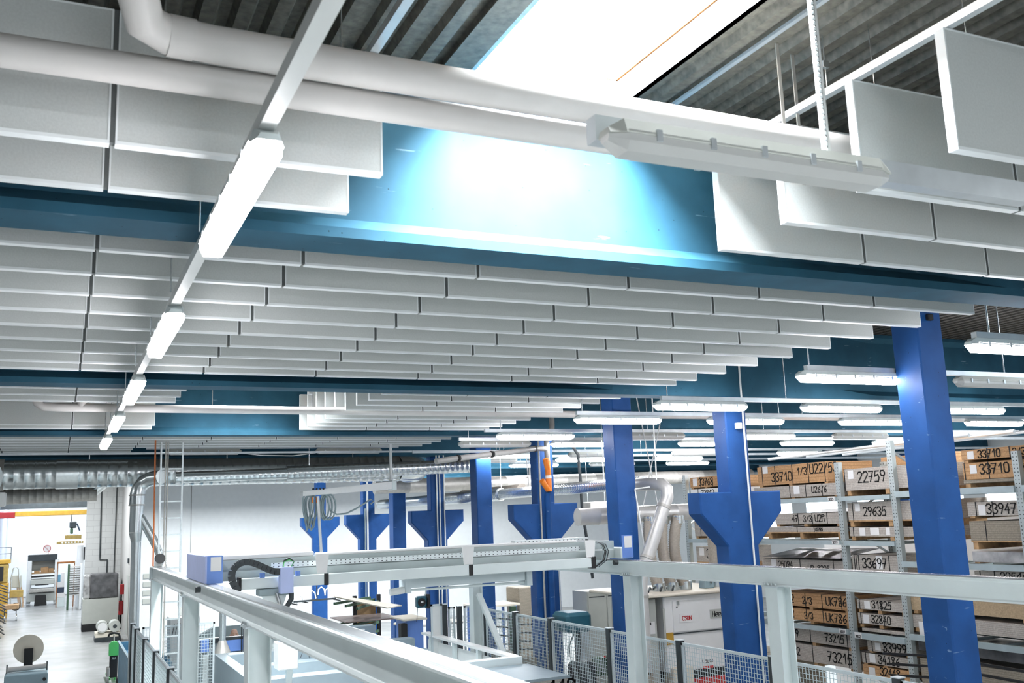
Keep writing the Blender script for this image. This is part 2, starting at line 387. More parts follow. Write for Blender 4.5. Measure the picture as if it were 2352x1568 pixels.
# walls
struct(M().box(-14, 30, -8.3, -8, 0, 6.8), 'wall_front', 'wall_white')
struct(M().box(-14.3, -14, -8, 48, 0, 6.8), 'wall_left', 'wall_white')
struct(M().box(-14, -3.0, 47.8, 48, 0, 6.8), 'wall_back', 'wall_white')
struct(M().box(2.62, 30, 39.0, 39.3, 0, 6.6), 'wall_back', 'wall_white')
struct(M().box(2.60, 2.75, 39.0, 47.2, 0, 6.6), 'wall_return', 'plaster')
struct(M().box(1.16, 2.75, 47.0, 47.3, 0, 6.6), 'wall_block', 'blockwork')
struct(M().box(-14, 6, 72, 72.3, 0, 7), 'wall_far', 'wall_white')
struct(M().box(-3.05, -2.9, 48, 72, 0, 7), 'wall_left_far', 'wall_blue')
struct(M().box(2.9, 3.1, 47.3, 72, 0, 7), 'wall_right_far', 'wall_white')
w = M().box(29, 29.3, -8, 39, 0, 2.6).box(29, 29.3, -8, 39, 4.6, 6.6).box(29, 29.3, -8, 0, 2.6, 4.6)
for y in range(0, 40, 3): w.box(29, 29.3, y, y + .9, 2.6, 4.6)
struct(w, 'wall_right', 'wall_white')
for n, y in enumerate(range(0, 36, 3)):
    wn = tag(M().box(29.12, 29.16, y + .9, y + 3, 2.6, 4.6).build('window_%d' % (n + 1), 'window_light'), kind='structure')
struct(M().box(4.58, 4.60, 38.985, 39, 0, 6.3), 'trim_1', 'grey_pvc')
struct(M().box(-3.0, 2.0, 71.97, 72.0, 0.0, 0.06), 'trim_2', 'grey_pvc')

# beams
YB = [5.15 + 6.13 * k for k in range(6)]
def roof_beam(n, y0):
    m = M(); w = 0.34
    solid = [(y0, 5.57), (y0 + w, 5.57), (y0 + w, 6.6), (y0, 6.597)]
    def prof(k):   # k 0 solid .. 1 full I section
        c = 0.10 * k
        return [(y0, 5.57), (y0 + w, 5.57), (y0 + w, 5.63), (y0 + w - c, 5.71), (y0 + w - c, 6.48), (y0 + w, 6.55), (y0 + w, 6.6), (y0, 6.6), (y0, 6.55), (y0 + c, 6.48), (y0 + c, 5.71), (y0, 5.63)]
    xs = [(-14, 1), (6.1, 1), (6.75, 0), (10.8, 0), (11.5, 1), (29, 1)]
    vs = []
    for x, k in xs: vs += [(x, y, z) for y, z in prof(k)]
    N = 12; fs = [tuple(range(N)), tuple(range((len(xs) - 1) * N, len(xs) * N))[::-1]]
    for i in range(len(xs) - 1):
        for j in range(N): fs.append((i * N + j, (i + 1) * N + j, (i + 1) * N + (j + 1) % N, i * N + (j + 1) % N))
    m.add(vs, fs)
    return single(m, 'roof_beam', 'beam_blue', ['nearest dark blue concrete roof beam crossing the whole picture', 'second dark blue roof beam, behind the first field of baffles', 'third dark blue roof beam, lit by the farther rooflight on the left',
        'fourth dark blue roof beam, above the large silver duct', 'fifth dark blue roof beam, deep in the hall', 'last dark blue roof beam, in front of the back wall'][n], 'beam', 'blue concrete roof beams')
for n, y in enumerate(YB): roof_beam(n, y)

# columns with brackets
def bracket_column(n):
    y0 = 11.27 + 6.13 * n; y1 = y0 + .31; cx = 8.755
    P = [(8.48, 0), (9.0, 0), (9.0, 3.47), (9.46, 3.93), (9.46, 4.22), (8.95, 4.22), (8.95, 5.57), (8.58, 5.57), (8.58, 4.22), (8.05, 4.22), (8.05, 3.93), (8.48, 3.47)]
    t = thing('bracket_column', ['blue column with bracket shoulders in front of the board racks, nearest of its kind', 'blue bracket column carrying the grey and orange drain pipe', 'blue bracket column with thin conduits, third from the right',
        'blue bracket column behind the silver elbow ducts, fourth from the right', 'farthest blue bracket column, behind the hanging hoses'][n], 'column', (cx, y0, 0), 'blue bracket columns')
    m = M(); e = 0.018
    m.prism(P, 1, y0 + e, y1 - e)
    q = []
    cy = 3.0
    for (x, z) in P:
        q.append((x, z))
    # chamfered front: slightly inset face
    def inset(P, d):
        out = []
        k = len(P)
        for i in range(k):
            a = Vector(P[i - 1]); b = Vector(P[i]); c = Vector(P[(i + 1) % k]); e1 = (b - a).normalized(); e2 = (c - b).normalized()
            n1 = Vector((-e1.y, e1.x)); n2 = Vector((-e2.y, e2.x)); bi = (n1 + n2); bi /= max(0.3, bi.dot(n1)); out.append((b.x + bi.x * d, b.y + bi.y * d))
        return out
    I = inset(P, e); k = len(P)
    vs = [(x, y0 + e, z) for x, z in P] + [(x, y0, z) for x, z in I]
    m.add(vs, [(i, (i + 1) % k, k + (i + 1) % k, k + i) for i in range(k)] + [tuple(range(k, 2 * k))])
    vs = [(x, y1 - e, z) for x, z in P] + [(x, y1, z) for x, z in I]
    m.add(vs, [(i, k + i, k + (i + 1) % k, (i + 1) % k) for i in range(k)] + [tuple(range(k, 2 * k))[::-1]])
    m.build('shaft', 'column_blue', t)
    return t, y0
KC = [bracket_column(n) for n in range(5)]
def post_column(n):
    y0 = [7.70, 14.34, 20.47, 26.60][n]
    t = thing('square_column', ['tall square blue column at the right, in front of the racks, nearest of all', 'square blue column beside the silver elbow duct, middle of the picture', 'square blue column crossed by the sloping grey pipe', 'square blue column behind the white hose boom'][n],
              'column', (8.75, y0, 0), 'square blue columns')
    M().bbox(8.56, 8.94, y0, y0 + .38, 0, 6.6, .015).build('shaft', 'column_blue', t)
    M().bbox(8.70, 8.78, y0 - .05, y0, 5.97, 6.04, .01).build('anchor', 'black', t)
    return t
for n in range(4): post_column(n)

# ================================================================== BAFFLES
X0 = 0.147; L = 1.2; BZ0, BZ1, BT = 5.614, 6.225, 0.05
def make_baffle(x, y, label, gap_shade=True):
    t = thing('acoustic_baffle', label, 'acoustic baffle', (x, y, BZ0), 'white ceiling baffles')
    g = 0.013
    M().box(x + g, x + L - g, y, y + BT, BZ0, BZ1).build('panel', 'baffle', t)
    f = M(); e = 0.014
    for yy in (y - .002, y + BT - .004):
        pass
    f.box(x + g - .002, x + L - g + .002, y - .002, y + BT + .002, BZ0 - .002, BZ0 + e)
    f.box(x + g - .002, x + g + .006, y - .002, y + BT + .002, BZ0, BZ1); f.box(x + L - g - .006, x + L - g + .002, y - .002, y + BT + .002, BZ0, BZ1)
    f.box(x + g, x + L - g, y - .002, y + BT + .002, BZ1 - .006, BZ1 + .002)
    f.build('edge_frame', 'baffle_frame', t)
    if gap_shade: M().box(x + L - g + .001, x + L + g - .004, y - .001, y + BT - .012, BZ0 + .004, BZ1).build('joint_shade', 'gap_shade', t)  # dark strip added as painted shade in the open gap between panels
    for xx in (x + .2, x + 1.0): M().tube([(xx, y + BT / 2, BZ1), (xx, y + BT / 2, 6.597)], .003, 5).build('hanger_wire', 'galv', t)
    return t
proto = {}
def field(bay, rows, cols, words, r0=0):
    for rn, (j, y) in enumerate(rows):
        for cn, i in enumerate(cols):
            lab = 'white baffle %s, %s row back, %s panel from left' % (words, ORD[rn + r0], ORD[cn])
            last = cn == len(cols) - 1
            if last not in proto: proto[last] = make_baffle(X0 + L * i, y, lab, not last)
            else: dup(proto[last], (X0 + L * i, y, BZ0), lab)
field(0, [(0, 4.228), (1, 4.828)], [-1, 0], 'left of the near rooflight')
field(0, [(-2, 3.028), (-1, 3.628)], [3, 4], 'right of the near rooflight')
field(0, [(0, 4.228), (1, 4.828)], [3, 4, 5], 'right of the near rooflight', 2)
field(1, [(j, 5.95 + .6 * j) for j in range(8)] + [(8, 10.62)], range(-1, 6), 'between first and second beam')
field(2, [(j, 12.04 + .6 * j) for j in (0, 1, 2, 7, 8)], [-2, -1, 0], 'left of the farther rooflight')
field(2, [(j, 12.04 + .6 * j) for j in range(9)], [3, 4, 5], 'right of the farther rooflight')
field(3, [(j, 18.224 + .6 * j) for j in range(5)], range(-2, 6), 'between third and fourth beam')
field(3, [(j, 18.224 + .6 * j) for j in (5, 6)], range(-2, 1), 'above the big duct end', 5)
# hanging channels for the baffles
def chan(x, ya, yb, lab, grp='steel channels carrying the baffles'):
    t = thing('hanger_channel', lab, 'channel', (x, (ya + yb) / 2, 6.23), grp)
    M().box(x, x + .045, ya, yb, 6.232, 6.275).build('rail', 'channel', t)
    y = ya + .35
    while y < yb: M().tube([(x + .02, y, 6.27), (x + .02, y, 6.597)], .004, 5).box(x + .0, x + .04, y - .012, y + .012, 6.40, 6.44).build('hanger_wire', 'galv', t); y += 1.15
chan(3.78, 1.2, 5.1, 'long silver channel on the right from which four white baffles hang')
chan(1.28, 1.2, 5.1, 'silver channel left of the near rooflight under the dark deck')
M_sc = M().bar((3.52, 1.2, 6.585), (3.52, 5.1, 6.585), .03, .02); single(M_sc, 'conduit_strip', 'channel', 'thin bright strip under the deck right beside the near rooflight', 'conduit')
single(M().tube([(4.85, 5.6, 6.56), (11, 5.75, 6.56), (16, 11, 6.56)], .02, 8), 'deck_conduit', 'white_pipe', 'thin pale conduit under the dark deck at the upper right', 'conduit')

# ================================================================== LUMINAIRES
def fixture(loc, axis, lit, label, L=1.5, group='fluorescent battens'):
    """enclosed batten hung under its rail: loc is the middle of the diffuser underside"""
    x, y, z = loc; t = thing('batten_light', label, 'ceiling light', loc, group)
    def put(m, secs, n=None):  # secs: (s, halfwidth, z0, z1) along axis
        vs = []
        for s_, w, a, b in secs:
            pr = [(-w, b), (-w, a + (b - a) * .45), (-w * .7, a), (w * .7, a), (w, a + (b - a) * .45), (w, b)]
            for p, zz in pr: vs.append((x + s_, y + p, z + zz) if axis == 'x' else (x + p, y + s_, z + zz))
        N = 6; fs = [tuple(range(N)), tuple(range((len(secs) - 1) * N, len(secs) * N))[::-1]]
        for i in range(len(secs) - 1):
            for j in range(N): fs.append((i * N + j, i * N + (j + 1) % N, (i + 1) * N + (j + 1) % N, (i + 1) * N + j))
        m.add(vs, fs)
    h = L / 2; m = M(); put(m, [(-h, .03, .045, .07), (-h + .07, .062, .006, .085), (h - .07, .062, .006, .085), (h, .03, .045, .07)])
    m.build('diffuser', 'tube_light' if lit else 'diffuser_off', t)
    m = M()
    hp = [(-h, .045, .07, .095), (-h + .06, .066, .07, .13), (h - .06, .066, .07, .13), (h, .045, .07, .095)]
    vs = []
    for s_, w, a, b in hp:
        for p, zz in ((-w, a), (w, a), (w * .7, b), (-w * .7, b)): vs.append((x + s_, y + p, z + zz) if axis == 'x' else (x + p, y + s_, z + zz))
    fs = [(0, 1, 2, 3), (15, 14, 13, 12)]
    for i in range(3):
        for j in range(4): fs.append((i * 4 + j, i * 4 + (j + 1) % 4, (i + 1) * 4 + (j + 1) % 4, (i + 1) * 4 + j))
    m.add(vs, fs); m.build('housing', 'steel_paint' if lit else 'cabinet_grey', t)
    for k in range(5):
        s_ = -h + .2 + k * (L - .4) / 4
        for sg in (-1, 1):
            c = M()
            if axis == 'x': c.box(x + s_ - .012, x + s_ + .012, y + sg * .064 - .006, y + sg * .064 + .006, z + .05, z + .095)
            else: c.box(x + sg * .064 - .006, x + sg * .064 + .006, y + s_ - .012, y + s_ + .012, z + .05, z + .095)
            c.build('clip', 'channel', t)
    return t
px = {}
def lamp(x, y, z, axis, lit, label):
    k = (axis, lit)
    if y < 3: fixture((x, y, z), axis, lit, label, 1.38)
    elif k not in px: px[k] = fixture((x, y, z), axis, lit, label)
    else: dup(px[k], (x, y, z), label)
NR = ['nearest', 'second nearest', 'third nearest', 'fourth nearest', 'fifth nearest']
for k in range(5): lamp(.64, 4.12 + 3.09 * k, 5.3, 'y', True, '%s glowing batten of the lamp row on the left' % NR[k])
t = thing('lighting_rail', 'white lighting rail running into the depth on the left, carrying glowing battens', 'lighting rail', (.64, 9, 5.43))
M().box(.61, .67, 1.5, 17.4, 5.43, 5.49).build('rail', 'white_paint', t)
for y in (5.0, 6.4, 7.9, 9.5, 11.0, 12.6, 14.1, 15.8): M().tube([(.60, y, 5.49), (.60, y, 6.597)], .006, 5).build('chain', 'galv', t)
# rows on the right, (y, [(x, lit)])
ROWS = [(2.93, 5.3, [(2.47, False)]), (6.12, 5.3, [(8.16, True)]), (8.12, 5.3, [(7.93, True), (10.3, False)]), (10.8, 5.3, [(7.84, True), (10.32, True), (12.95, True)]),
        (12.6, 5.3, [(7.62, True), (10.0, True), (12.7, True), (15.7, True)]), (15.35, 5.3, [(7.58, True), (9.95, False), (12.6, True), (15.1, False), (17.9, False)]),
        (17.07, 5.3, [(7.55, False), (9.5, True), (12.5, True), (15.2, True), (17.9, True)]), (20.3, 5.3, [(9.3, True), (11.6, False), (14.5, False), (17.8, True)]),
        (22.1, 5.3, [(9.6, False), (12.2, True), (15.2, True)]), (24.3, 5.3, [(11.9, True), (14.4, False), (17.0, True)]), (21.3, 5.5, [(2.75, False), (5.85, False)])]
RW = ['foreground', 'nearest', 'second', 'third', 'fourth', 'fifth', 'sixth', 'seventh', 'eighth', 'farthest', 'duct-top']
for r, (y, z, it) in enumerate(ROWS):
    for c_, (x, lit) in enumerate(it):
        if r == 0: lab = 'large unlit clear-covered batten hanging in the right foreground'
        elif r == 10: lab = 'unlit batten above the big silver duct, %s one' % ('left' if c_ == 0 else 'right')
        else: lab = '%s batten in the %s cross row of the right bays, %s from the left' % ('glowing' if lit else 'unlit', RW[r], ORD[c_])
        lamp(x, y, z, 'x', lit, lab)
def lrail(y, x0, x1, z, lab, ch):
    t = thing('lighting_rail', lab, 'lighting rail', ((x0 + x1) / 2, y, z))
    M().box(x0, x1, y - .03, y + .03, z, z + .055).build('rail', 'channel', t)
    for x in ch: M().tube([(x, y, z + .05), (x, y, 6.597)], .009, 6).build('suspension_rod', 'galv', t)
lrail(6.12, 7.5, 26, 5.435, 'grey rail above the nearest glowing batten at the right edge', [7.7, 9.8, 12])
lrail(8.12, 7.3, 26, 5.435, 'grey rail passing behind the nearest square column', [7.35, 8.95, 10.4, 13])
lrail(10.8, 7.2, 26, 5.435, 'grey rail just in front of the second beam', [7.3, 9.3, 12])
lrail(12.6, 6.9, 26, 5.435, 'grey rail just behind the second beam', [7.0, 9.0, 12])
lrail(15.35, 6.6, 26, 5.435, 'grey rail in front of the third beam', [6.9, 9.2, 13])
lrail(17.07, 6.8, 26, 5.435, 'grey rail behind the third beam', [7.0, 11, 14])
lrail(20.3, 7.0, 26, 5.435, 'grey rail above the spiral ducts', [9, 13])
lrail(22.1, 8.8, 26, 5.435, 'grey rail between third and fourth beam on the right', [10, 14])
lrail(24.3, 10.8, 26, 5.435, 'grey rail carrying the farthest battens', [11.5, 15])
lrail(21.3, 1.6, 7.0, 5.629, 'grey rail holding the two unlit battens above the duct', [1.9, 3.8, 5.8])
t = thing('lighting_rail', 'pale box rail running right above the large unlit batten', 'lighting rail', (3.0, 3.02, 5.43))
M().box(1.78, 4.17, 2.99, 3.06, 5.38, 5.48).build('rail', 'channel', t)
m = M(); m.tube([(2.92, 3.0, 5.47), (2.92, 3.0, 6.597)], .018, 8); m.build('cable_tube', 'white_paint', t)
m = M(); z = 5.45
while z < 6.5: m.tube([(2.885, 2.96, z), (2.895, 2.97, z + .012), (2.885, 2.96, z + .026)], .006, 5); z += .024
m.build('chain', 'galv', t)


# ================================================================== PIPES NEAR
t = thing('drain_pipe', 'upper white pipe with an elbow, across the top left baffles', 'pipe', (1.5, 3.78, 5.84))
zu = 5.93
el = [(.17, 3.1, 6.5), (.18, 3.45, 6.12), (.19, 3.62, 6.0), (.23, 3.74, zu + .01), (.32, 3.80, zu), (.5, 3.82, zu)]
M().tube(el + [(1.5, 3.82, zu - .005), (3.1, 3.82, zu - .01), (7, 3.82, zu - .03)], .078, 20).build('pipe', 'white_pipe', t)
M().tube([(.32, 3.80, zu), (.42, 3.81, zu)], .084, 20).build('coupling', 'white_pipe', t)
for x, y in ((3.62, 4.02), (3.80, 4.10)): M().bar((x, y, 5.8), (x, y, 6.597), .022, .006).build('hanger_strap', 'galv_dull', t)
single(M().tube([(-3, 3.93, 5.83), (1, 3.93, 5.82), (7, 3.93, 5.79)], .066, 20), 'supply_pipe', 'white_pipe', 'lower straight white pipe across the whole upper picture', 'pipe')
t = thing('ventilation_pipe', 'long pale pipe along the farther rooflight, hooked end at the left', 'pipe', (8, 14, 5.57))
M().tube([(-.32, 14.0, 5.78), (-.30, 14.0, 5.68), (-.22, 14.0, 5.63), (0, 14.0, 5.625), (9, 14.0, 5.60), (22, 14.0, 5.57)], .056, 14).build('pipe', 'white_pipe', t)
M().tube([(.22, 14.0, 5.63), (.24, 14.0, 5.78)], .06, 14).build('branch', 'white_pipe', t)
for x in (1.9, 3.3, 6.6, 9.6, 12.4): M().tube([(x, 14.0, 5.66), (x, 14.0, 6.597)], .006, 5).build('hanger', 'galv', t)
single(M().box(-.4, .35, 13.6, 13.65, 5.7, 5.95).bar((0, 13.62, 5.95), (0, 13.62, 6.597), .01), 'vent_grille', 'black', 'black grille behind the hooked pipe end at the left', 'grille')
single(M().bbox(3.02, 3.08, 13.0, 13.05, 5.72, 5.95, .01).bar((3.05, 13.02, 5.95), (3.05, 13.02, 6.597), .008), 'sensor_rod', 'white_gloss', 'small white rod hanging before the lit third beam', 'sensor')
single(M().bbox(1.42, 1.50, 4.92, 4.98, 6.50, 6.56, .012).tube([(1.3, 4.95, 6.55), (1.6, 4.95, 6.52)], .008, 6), 'junction_box', 'white_pipe', 'small grey cable box under the deck beside the top left baffle', 'junction box')

# ================================================================== GANTRY RAILS
def hsec(m, x, y0, y1, zb, zt, w=.18, ft=.014, wt=.01):
    m.box(x - w / 2, x + w / 2, y0, y1, zt - ft, zt).box(x - wt / 2, x + wt / 2, y0, y1, zb + ft, zt - ft).box(x - w / 2, x + w / 2, y0, y1, zb, zb + ft)
def rail(x, y0, y1, zb, zt, lab):
    t = thing('crane_rail', lab, 'rail', (x, (y0 + y1) / 2, zb), 'gantry rails')
    m = M(); w = .18; q = w / 2 - (.045 if x < 3 else .012); P = [(x - w/2, zt), (x + w/2, zt), (x + w/2, zt-.016), (x + q + .006, zt-.022), (x + q, zt-.03), (x + q, zb+.026), (x + q + .006, zb+.02), (x + w/2, zb+.014), (x + w/2, zb), (x - w/2, zb), (x - w/2, zb+.014), (x - q - .006, zb+.02), (x - q, zb+.026), (x - q, zt-.03), (x - q - .006, zt-.022), (x - w/2, zt-.016)]
    m.prism(P[::-1], 1, y0, y1); m.build('i_beam', 'steel_paint', t)
    M().box(x - .055, x + .055, y0, y1, zt, zt + .012).build('running_strip', 'aluminium', t)
    M().box(x - .10, x + .10, y1, y1 + .012, zb - .01, zt + .01).build('end_plate', 'steel_pale', t)
    return t
def hpost(x, y, zt, lab, grp):
    t = thing('rail_post', lab, 'post', (x, y, 0), grp); m = M(); w = .10
    P = [(x-w, y-w), (x-w+.012, y-w), (x-w+.012, y-.006), (x+w-.012, y-.006), (x+w-.012, y-w), (x+w, y-w), (x+w, y+w), (x+w-.012, y+w), (x+w-.012, y+.006), (x-w+.012, y+.006), (x-w+.012, y+w), (x-w, y+w)]
    m.prism(P, 2, .012, zt - .012).build('h_section', 'steel_paint', t)
    M().box(x - .13, x + .13, y - .13, y + .13, zt - .012, zt).build('head_plate', 'steel_pale', t)
    for by in (-.09, -.03, .03, .09): M().tube([(x - .11, y + by, zt + .012), (x - .11, y + by, zt + .035)], .012, 6).build('bolt', 'galv', t)
    M().box(x - .15, x + .15, y - .15, y + .15, 0, .012).build('foot_plate', 'steel_pale', t)
    return t
rail(1.64, 1.2, 19.0, 3.14, 3.345, 'pale steel gantry rail running from bottom centre to the ladder tray on the left')
rail(7.40, 1.5, 18.6, 3.12, 3.315, 'pale steel gantry rail at the right, crossing in front of the blue columns')
for k, y in enumerate((9.0, 13.8, 18.6)): hpost(1.64, y, 3.14, 'pale steel post under the left gantry rail, ' + ['nearest one', 'middle one', 'farthest one at the rail end'][k], 'left gantry rail posts')
for k, y in enumerate((9.0, 12.1, 17.9)): hpost(7.40, y, 3.12, 'pale steel post under the right gantry rail, ' + ['nearest one at the right', 'beside the silver elbow pipe', 'far one with a slanting brace'][k], 'right gantry rail posts')
single(M().bar((7.40, 17.75, 2.55), (7.55, 16.6, 1.15), .10, .06), 'post_brace', 'steel_paint', 'slanting steel brace leaning from the far right rail post', 'brace')
t = thing('round_sensor', 'black round sensor on a white foot at the far end of the left rail', 'sensor', (1.66, 18.5, 3.36))
M().tube([(1.66, 18.35, 3.50), (1.66, 18.5, 3.50)], .085, 16).build('dial', 'black', t); M().bbox(1.58, 1.74, 18.42, 18.56, 3.355, 3.48, .01).build('foot', 'white_paint', t)

# ------------------------------------------------------------------ bridge
B = thing('gantry_bridge', 'pale travelling bridge of the panel store, spanning between both gantry rails', 'gantry bridge', (4.5, 12.4, 3.24))
def bp(m, n, mt, par=None): return m.build(n, mt, par or B)
bp(M().bbox(2.02, 6.80, 12.18, 12.30, 3.255, 3.385, .006), 'lower_beam', 'steel_paint')
bp(M().box(1.99, 2.02, 12.17, 12.31, 3.24, 3.40), 'beam_end_cap', 'black')
for x in (3.02, 4.95): bp(M().box(x, x + .055, 12.172, 12.181, 3.25, 3.39), 'joint_cover', 'black')
bp(M().box(6.80, 6.86, 12.17, 12.31, 3.24, 3.40), 'beam_end_cap', 'black')
P = [(12.34, 3.36), (12.72, 3.36), (12.72, 3.57), (12.66, 3.60), (12.40, 3.60), (12.40, 3.49), (12.34, 3.47)]
bp(M().prism(P[::-1], 0, 1.75, 7.3), 'upper_beam', 'bridge_grey')
bp(M().box(2.4, 6.7, 12.325, 12.34, 3.485, 3.545), 'slotted_tray', 'slotted')
bp(M().bbox(3.0, 6.70, 12.40, 12.62, 3.60, 3.635, .01), 'top_cover', 'white_gloss')
bp(M().bbox(1.80, 2.95, 12.42, 12.66, 3.60, 3.66, .01), 'top_box', 'white_gloss')
bp(M().box(5.75, 6.90, 12.44, 12.56, 3.635, 3.665), 'slotted_tray', 'slotted')
for x in (2.93, 4.88, 6.72):
    bp(M().prism([(x, 3.395), (x + .12, 3.395), (x + .15, 3.63), (x - .02, 3.63)], 1, 12.17, 12.18 + .006), 'bracket_plate', 'white_gloss')
for (x0, x1, y0, y1, n) in ((1.58, 1.78, 12.0, 13.8, 'left'), (7.27, 7.47, 12.16, 13.7, 'right')):
    e = M().bbox(x0, x1, y0, y1, 3.357 if n == 'left' else 3.35, 3.68 if n == 'left' else 3.50, .01).build('end_carriage', 'machine_lilac' if n == 'left' else 'steel_paint', B); e['label'] = '%s blue end carriage with white plate' % n
    M().box(x0 + .02, x1 - .0, y0 - .004, y0, 3.36, 3.672).build('blue_front', 'machine_blue', e)
    M().box(x0 + .06, x1 - .02, y0 - .009, y0 - .004, 3.50, 3.66).build('white_plate', 'paper', e)
    M().tube([(x0 - .10, y0 + .05, 3.30), (x0 - .04, y0 + .05, 3.30)], .035, 12).build('buffer', 'dark_steel', e)
# energy chain: links along an arch
arc = [(1.97, 3.25), (1.93, 3.31), (1.90, 3.37), (1.89, 3.43), (1.90, 3.49), (1.935, 3.54), (1.98, 3.57), (2.03, 3.582), (2.09, 3.58), (2.14, 3.565), (2.19, 3.545), (2.24, 3.52), (2.29, 3.495), (2.34, 3.47), (2.39, 3.455), (2.45, 3.45)]
ch = bpy.data.objects.new('energy_chain', None); COL.objects.link(ch); ch.parent = B; ch.location = (0, 0, 0)
for (a, b) in zip(arc, arc[1:]):
    m = M(); d = Vector((b[0] - a[0], 0, b[1] - a[1])); c = Vector((a[0], 12.08, a[1])) + d * .5; m.bar(c - d * .46, c + d * .46, .075, .075)
    m.tube([(c.x, 12.035, c.z), (c.x, 12.042, c.z)], .016, 8); m.build('link', 'dark_steel', ch)
bp(M().bbox(2.45, 2.61, 12.02, 12.14, 3.19, 3.50, .008), 'carriage_box', 'machine_lilac')
for x in (2.27, 2.70): bp(M().tube([(x, 12.2, 3.385), (x, 12.2, 3.44)], .032, 14), 'blue_knob', 'machine_blue')
for k in range(3): bp(M().tube([(2.49, 12.06, 3.50), (2.50, 12.05, 3.56 + .01 * k), (2.56, 12.05, 3.585 + .01 * k), (2.62, 12.05, 3.56), (2.60, 12.1, 3.50)], .007, 6), 'cable', 'dark_steel' if k else 'green')
for k in range(5): bp(M().tube([(6.98 - .01 * k, 12.36, 3.60), (7.06 - .02 * k, 12.22, 3.56), (7.09 - .02 * k, 12.2, 3.46), (7.05 - .02 * k, 12.2, 3.34), (6.93 - .02 * k, 12.22, 3.26)], .007, 6), 'cable', ['dark_steel', 'cable_grey', 'black'][k % 3])
g = bpy.data.objects.new('suction_head', None); COL.objects.link(g); g.parent = B
M().bbox(2.22, 2.60, 12.12, 12.34, 3.17, 3.25, .01).build('head_plate', 'cable_grey', g); M().prism([(2.26, 3.17), (2.55, 3.17), (2.50, 3.02), (2.40, 3.06), (2.30, 3.10)], 1, 12.14, 12.2).build('gusset', 'steel_paint', g)
M().tube([(2.60, 12.1, 3.19), (2.60, 12.1, 3.12), (2.55, 12.1, 3.04), (2.50, 12.1, 3.0)], .03, 10).build('hose', 'dark_steel', g); M().tube([(2.42, 12.1, 3.2), (2.45, 12.1, 3.1), (2.47, 12.1, 3.0)], .02, 8).build('hose', 'aluminium', g)
bp(M().bbox(4.22, 5.92, 12.5, 12.7, 3.12, 3.25, .01), 'rear_beam', 'steel_pale'); bp(M().box(4.17, 4.24, 12.45, 12.75, 3.06, 3.26), 'side_plate', 'steel_pale'); bp(M().box(5.92, 6.0, 12.45, 12.75, 3.05, 3.26), 'side_plate', 'steel_pale')
bp(M().tube([(4.24, 12.55, 3.09), (5.92, 12.55, 3.09)], .016, 8), 'tie_rod', 'steel_paint'); bp(M().tube([(3.98, 12.55, 3.08), (4.17, 12.55, 3.10)], .045, 12), 'motor', 'white_gloss')

# ================================================================== FENCES
def mesh_panel(p0, p1, zt, lab, solid=False, zb=.15, fm='steel_pale', sp=.055):
    p0 = Vector((*p0, 0)); p1 = Vector((*p1, 0)); d = p1 - p0; Ln = d.length; d.normalize(); c = (p0 + p1) / 2
    t = thing('wire_fence', lab, 'fence panel', (c.x, c.y, zb), 'guard fence panels')
    f = M(); q0 = p0 + d * .04; q1 = p1 - d * .04; w = .035
    def P(p, z): return (p.x, p.y, z)
    f.bar(P(q0, zt - w / 2), P(q1, zt - w / 2), w).bar(P(q0, zb + w / 2), P(q1, zb + w / 2), w).bar(P(q0 + d * w / 2, zb), P(q0 + d * w / 2, zt), w).bar(P(q1 - d * w / 2, zb), P(q1 - d * w / 2, zt), w)
    f.build('frame', fm, t)
    if solid: M().bar(P(q0, (zt + zb) / 2), P(q1, (zt + zb) / 2), .01, zt - zb - .05).build('sheet', 'white_paint', t); return t
    m = M(); n = int((Ln - .1) / sp)
    for i in range(n + 1): q = q0 + d * (.02 + i * (Ln - .12) / n); m.bar(P(q, zb), P(q, zt), .006)
    n = int((zt - zb) / sp)
    for i in range(n + 1): z = zb + i * (zt - zb) / n; m.bar(P(q0, z), P(q1, z), .006)
    m.build('wire_mesh', 'mesh_wire', t); return t
def fpost(x, y, zt, lab, mt='dark_steel'):
    t = thing('fence_post', lab, 'fence post', (x, y, 0), 'dark guard fence posts'); M().box(x - .045, x + .045, y - .045, y + .045, 0, zt).build('post', mt, t); M().box(x - .05, x + .05, y - .055, y + .055, zt, zt + .012).build('cap', 'channel', t)
LY = [20.95, 19.84, 17.94, 16.0, 13.93, 11.9, 9.9]
for k in range(6):
    mesh_panel((1.42, LY[k + 1]), (1.42, LY[k]), 2.2, 'mesh panel of the left guard fence, %s from the far end' % ORD[k], fm='channel')
for k, y in enumerate(LY): fpost(1.42, y, 2.22, 'dark post of the left guard fence, %s from the far end' % ORD[k])
mesh_panel((1.5, 20.2), (2.9, 20.2), 2.2, 'mesh panel standing crosswise behind the left rail posts')
RY = [18.64, 17.2, 15.72, 13.7, 11.77, 9.8, 7.85, 5.85]
for k in range(7): mesh_panel((7.9, RY[k + 1]), (7.9, RY[k]), 2.2, 'mesh panel of the right guard fence, %s from the far end' % ORD[k])
for k, y in enumerate(RY): fpost(7.9, y, 2.22, 'dark post of the right guard fence, %s from the far end' % ORD[k])
mesh_panel((6.90, 19.2), (7.22, 19.2), 2.3, 'narrow solid white fence panel behind the white frame machine', True)
mesh_panel((7.28, 19.2), (7.5, 19.2), 2.22, 'narrow mesh panel beside the solid white fence panel')
fpost(7.24, 19.2, 2.28, 'dark post right of the solid white fence panel'); fpost(7.56, 19.2, 2.22, 'thick dark post between the two narrow mesh panels')
mesh_panel((7.62, 19.2), (7.86, 19.2), 2.22, 'last narrow mesh panel before the far rail post')

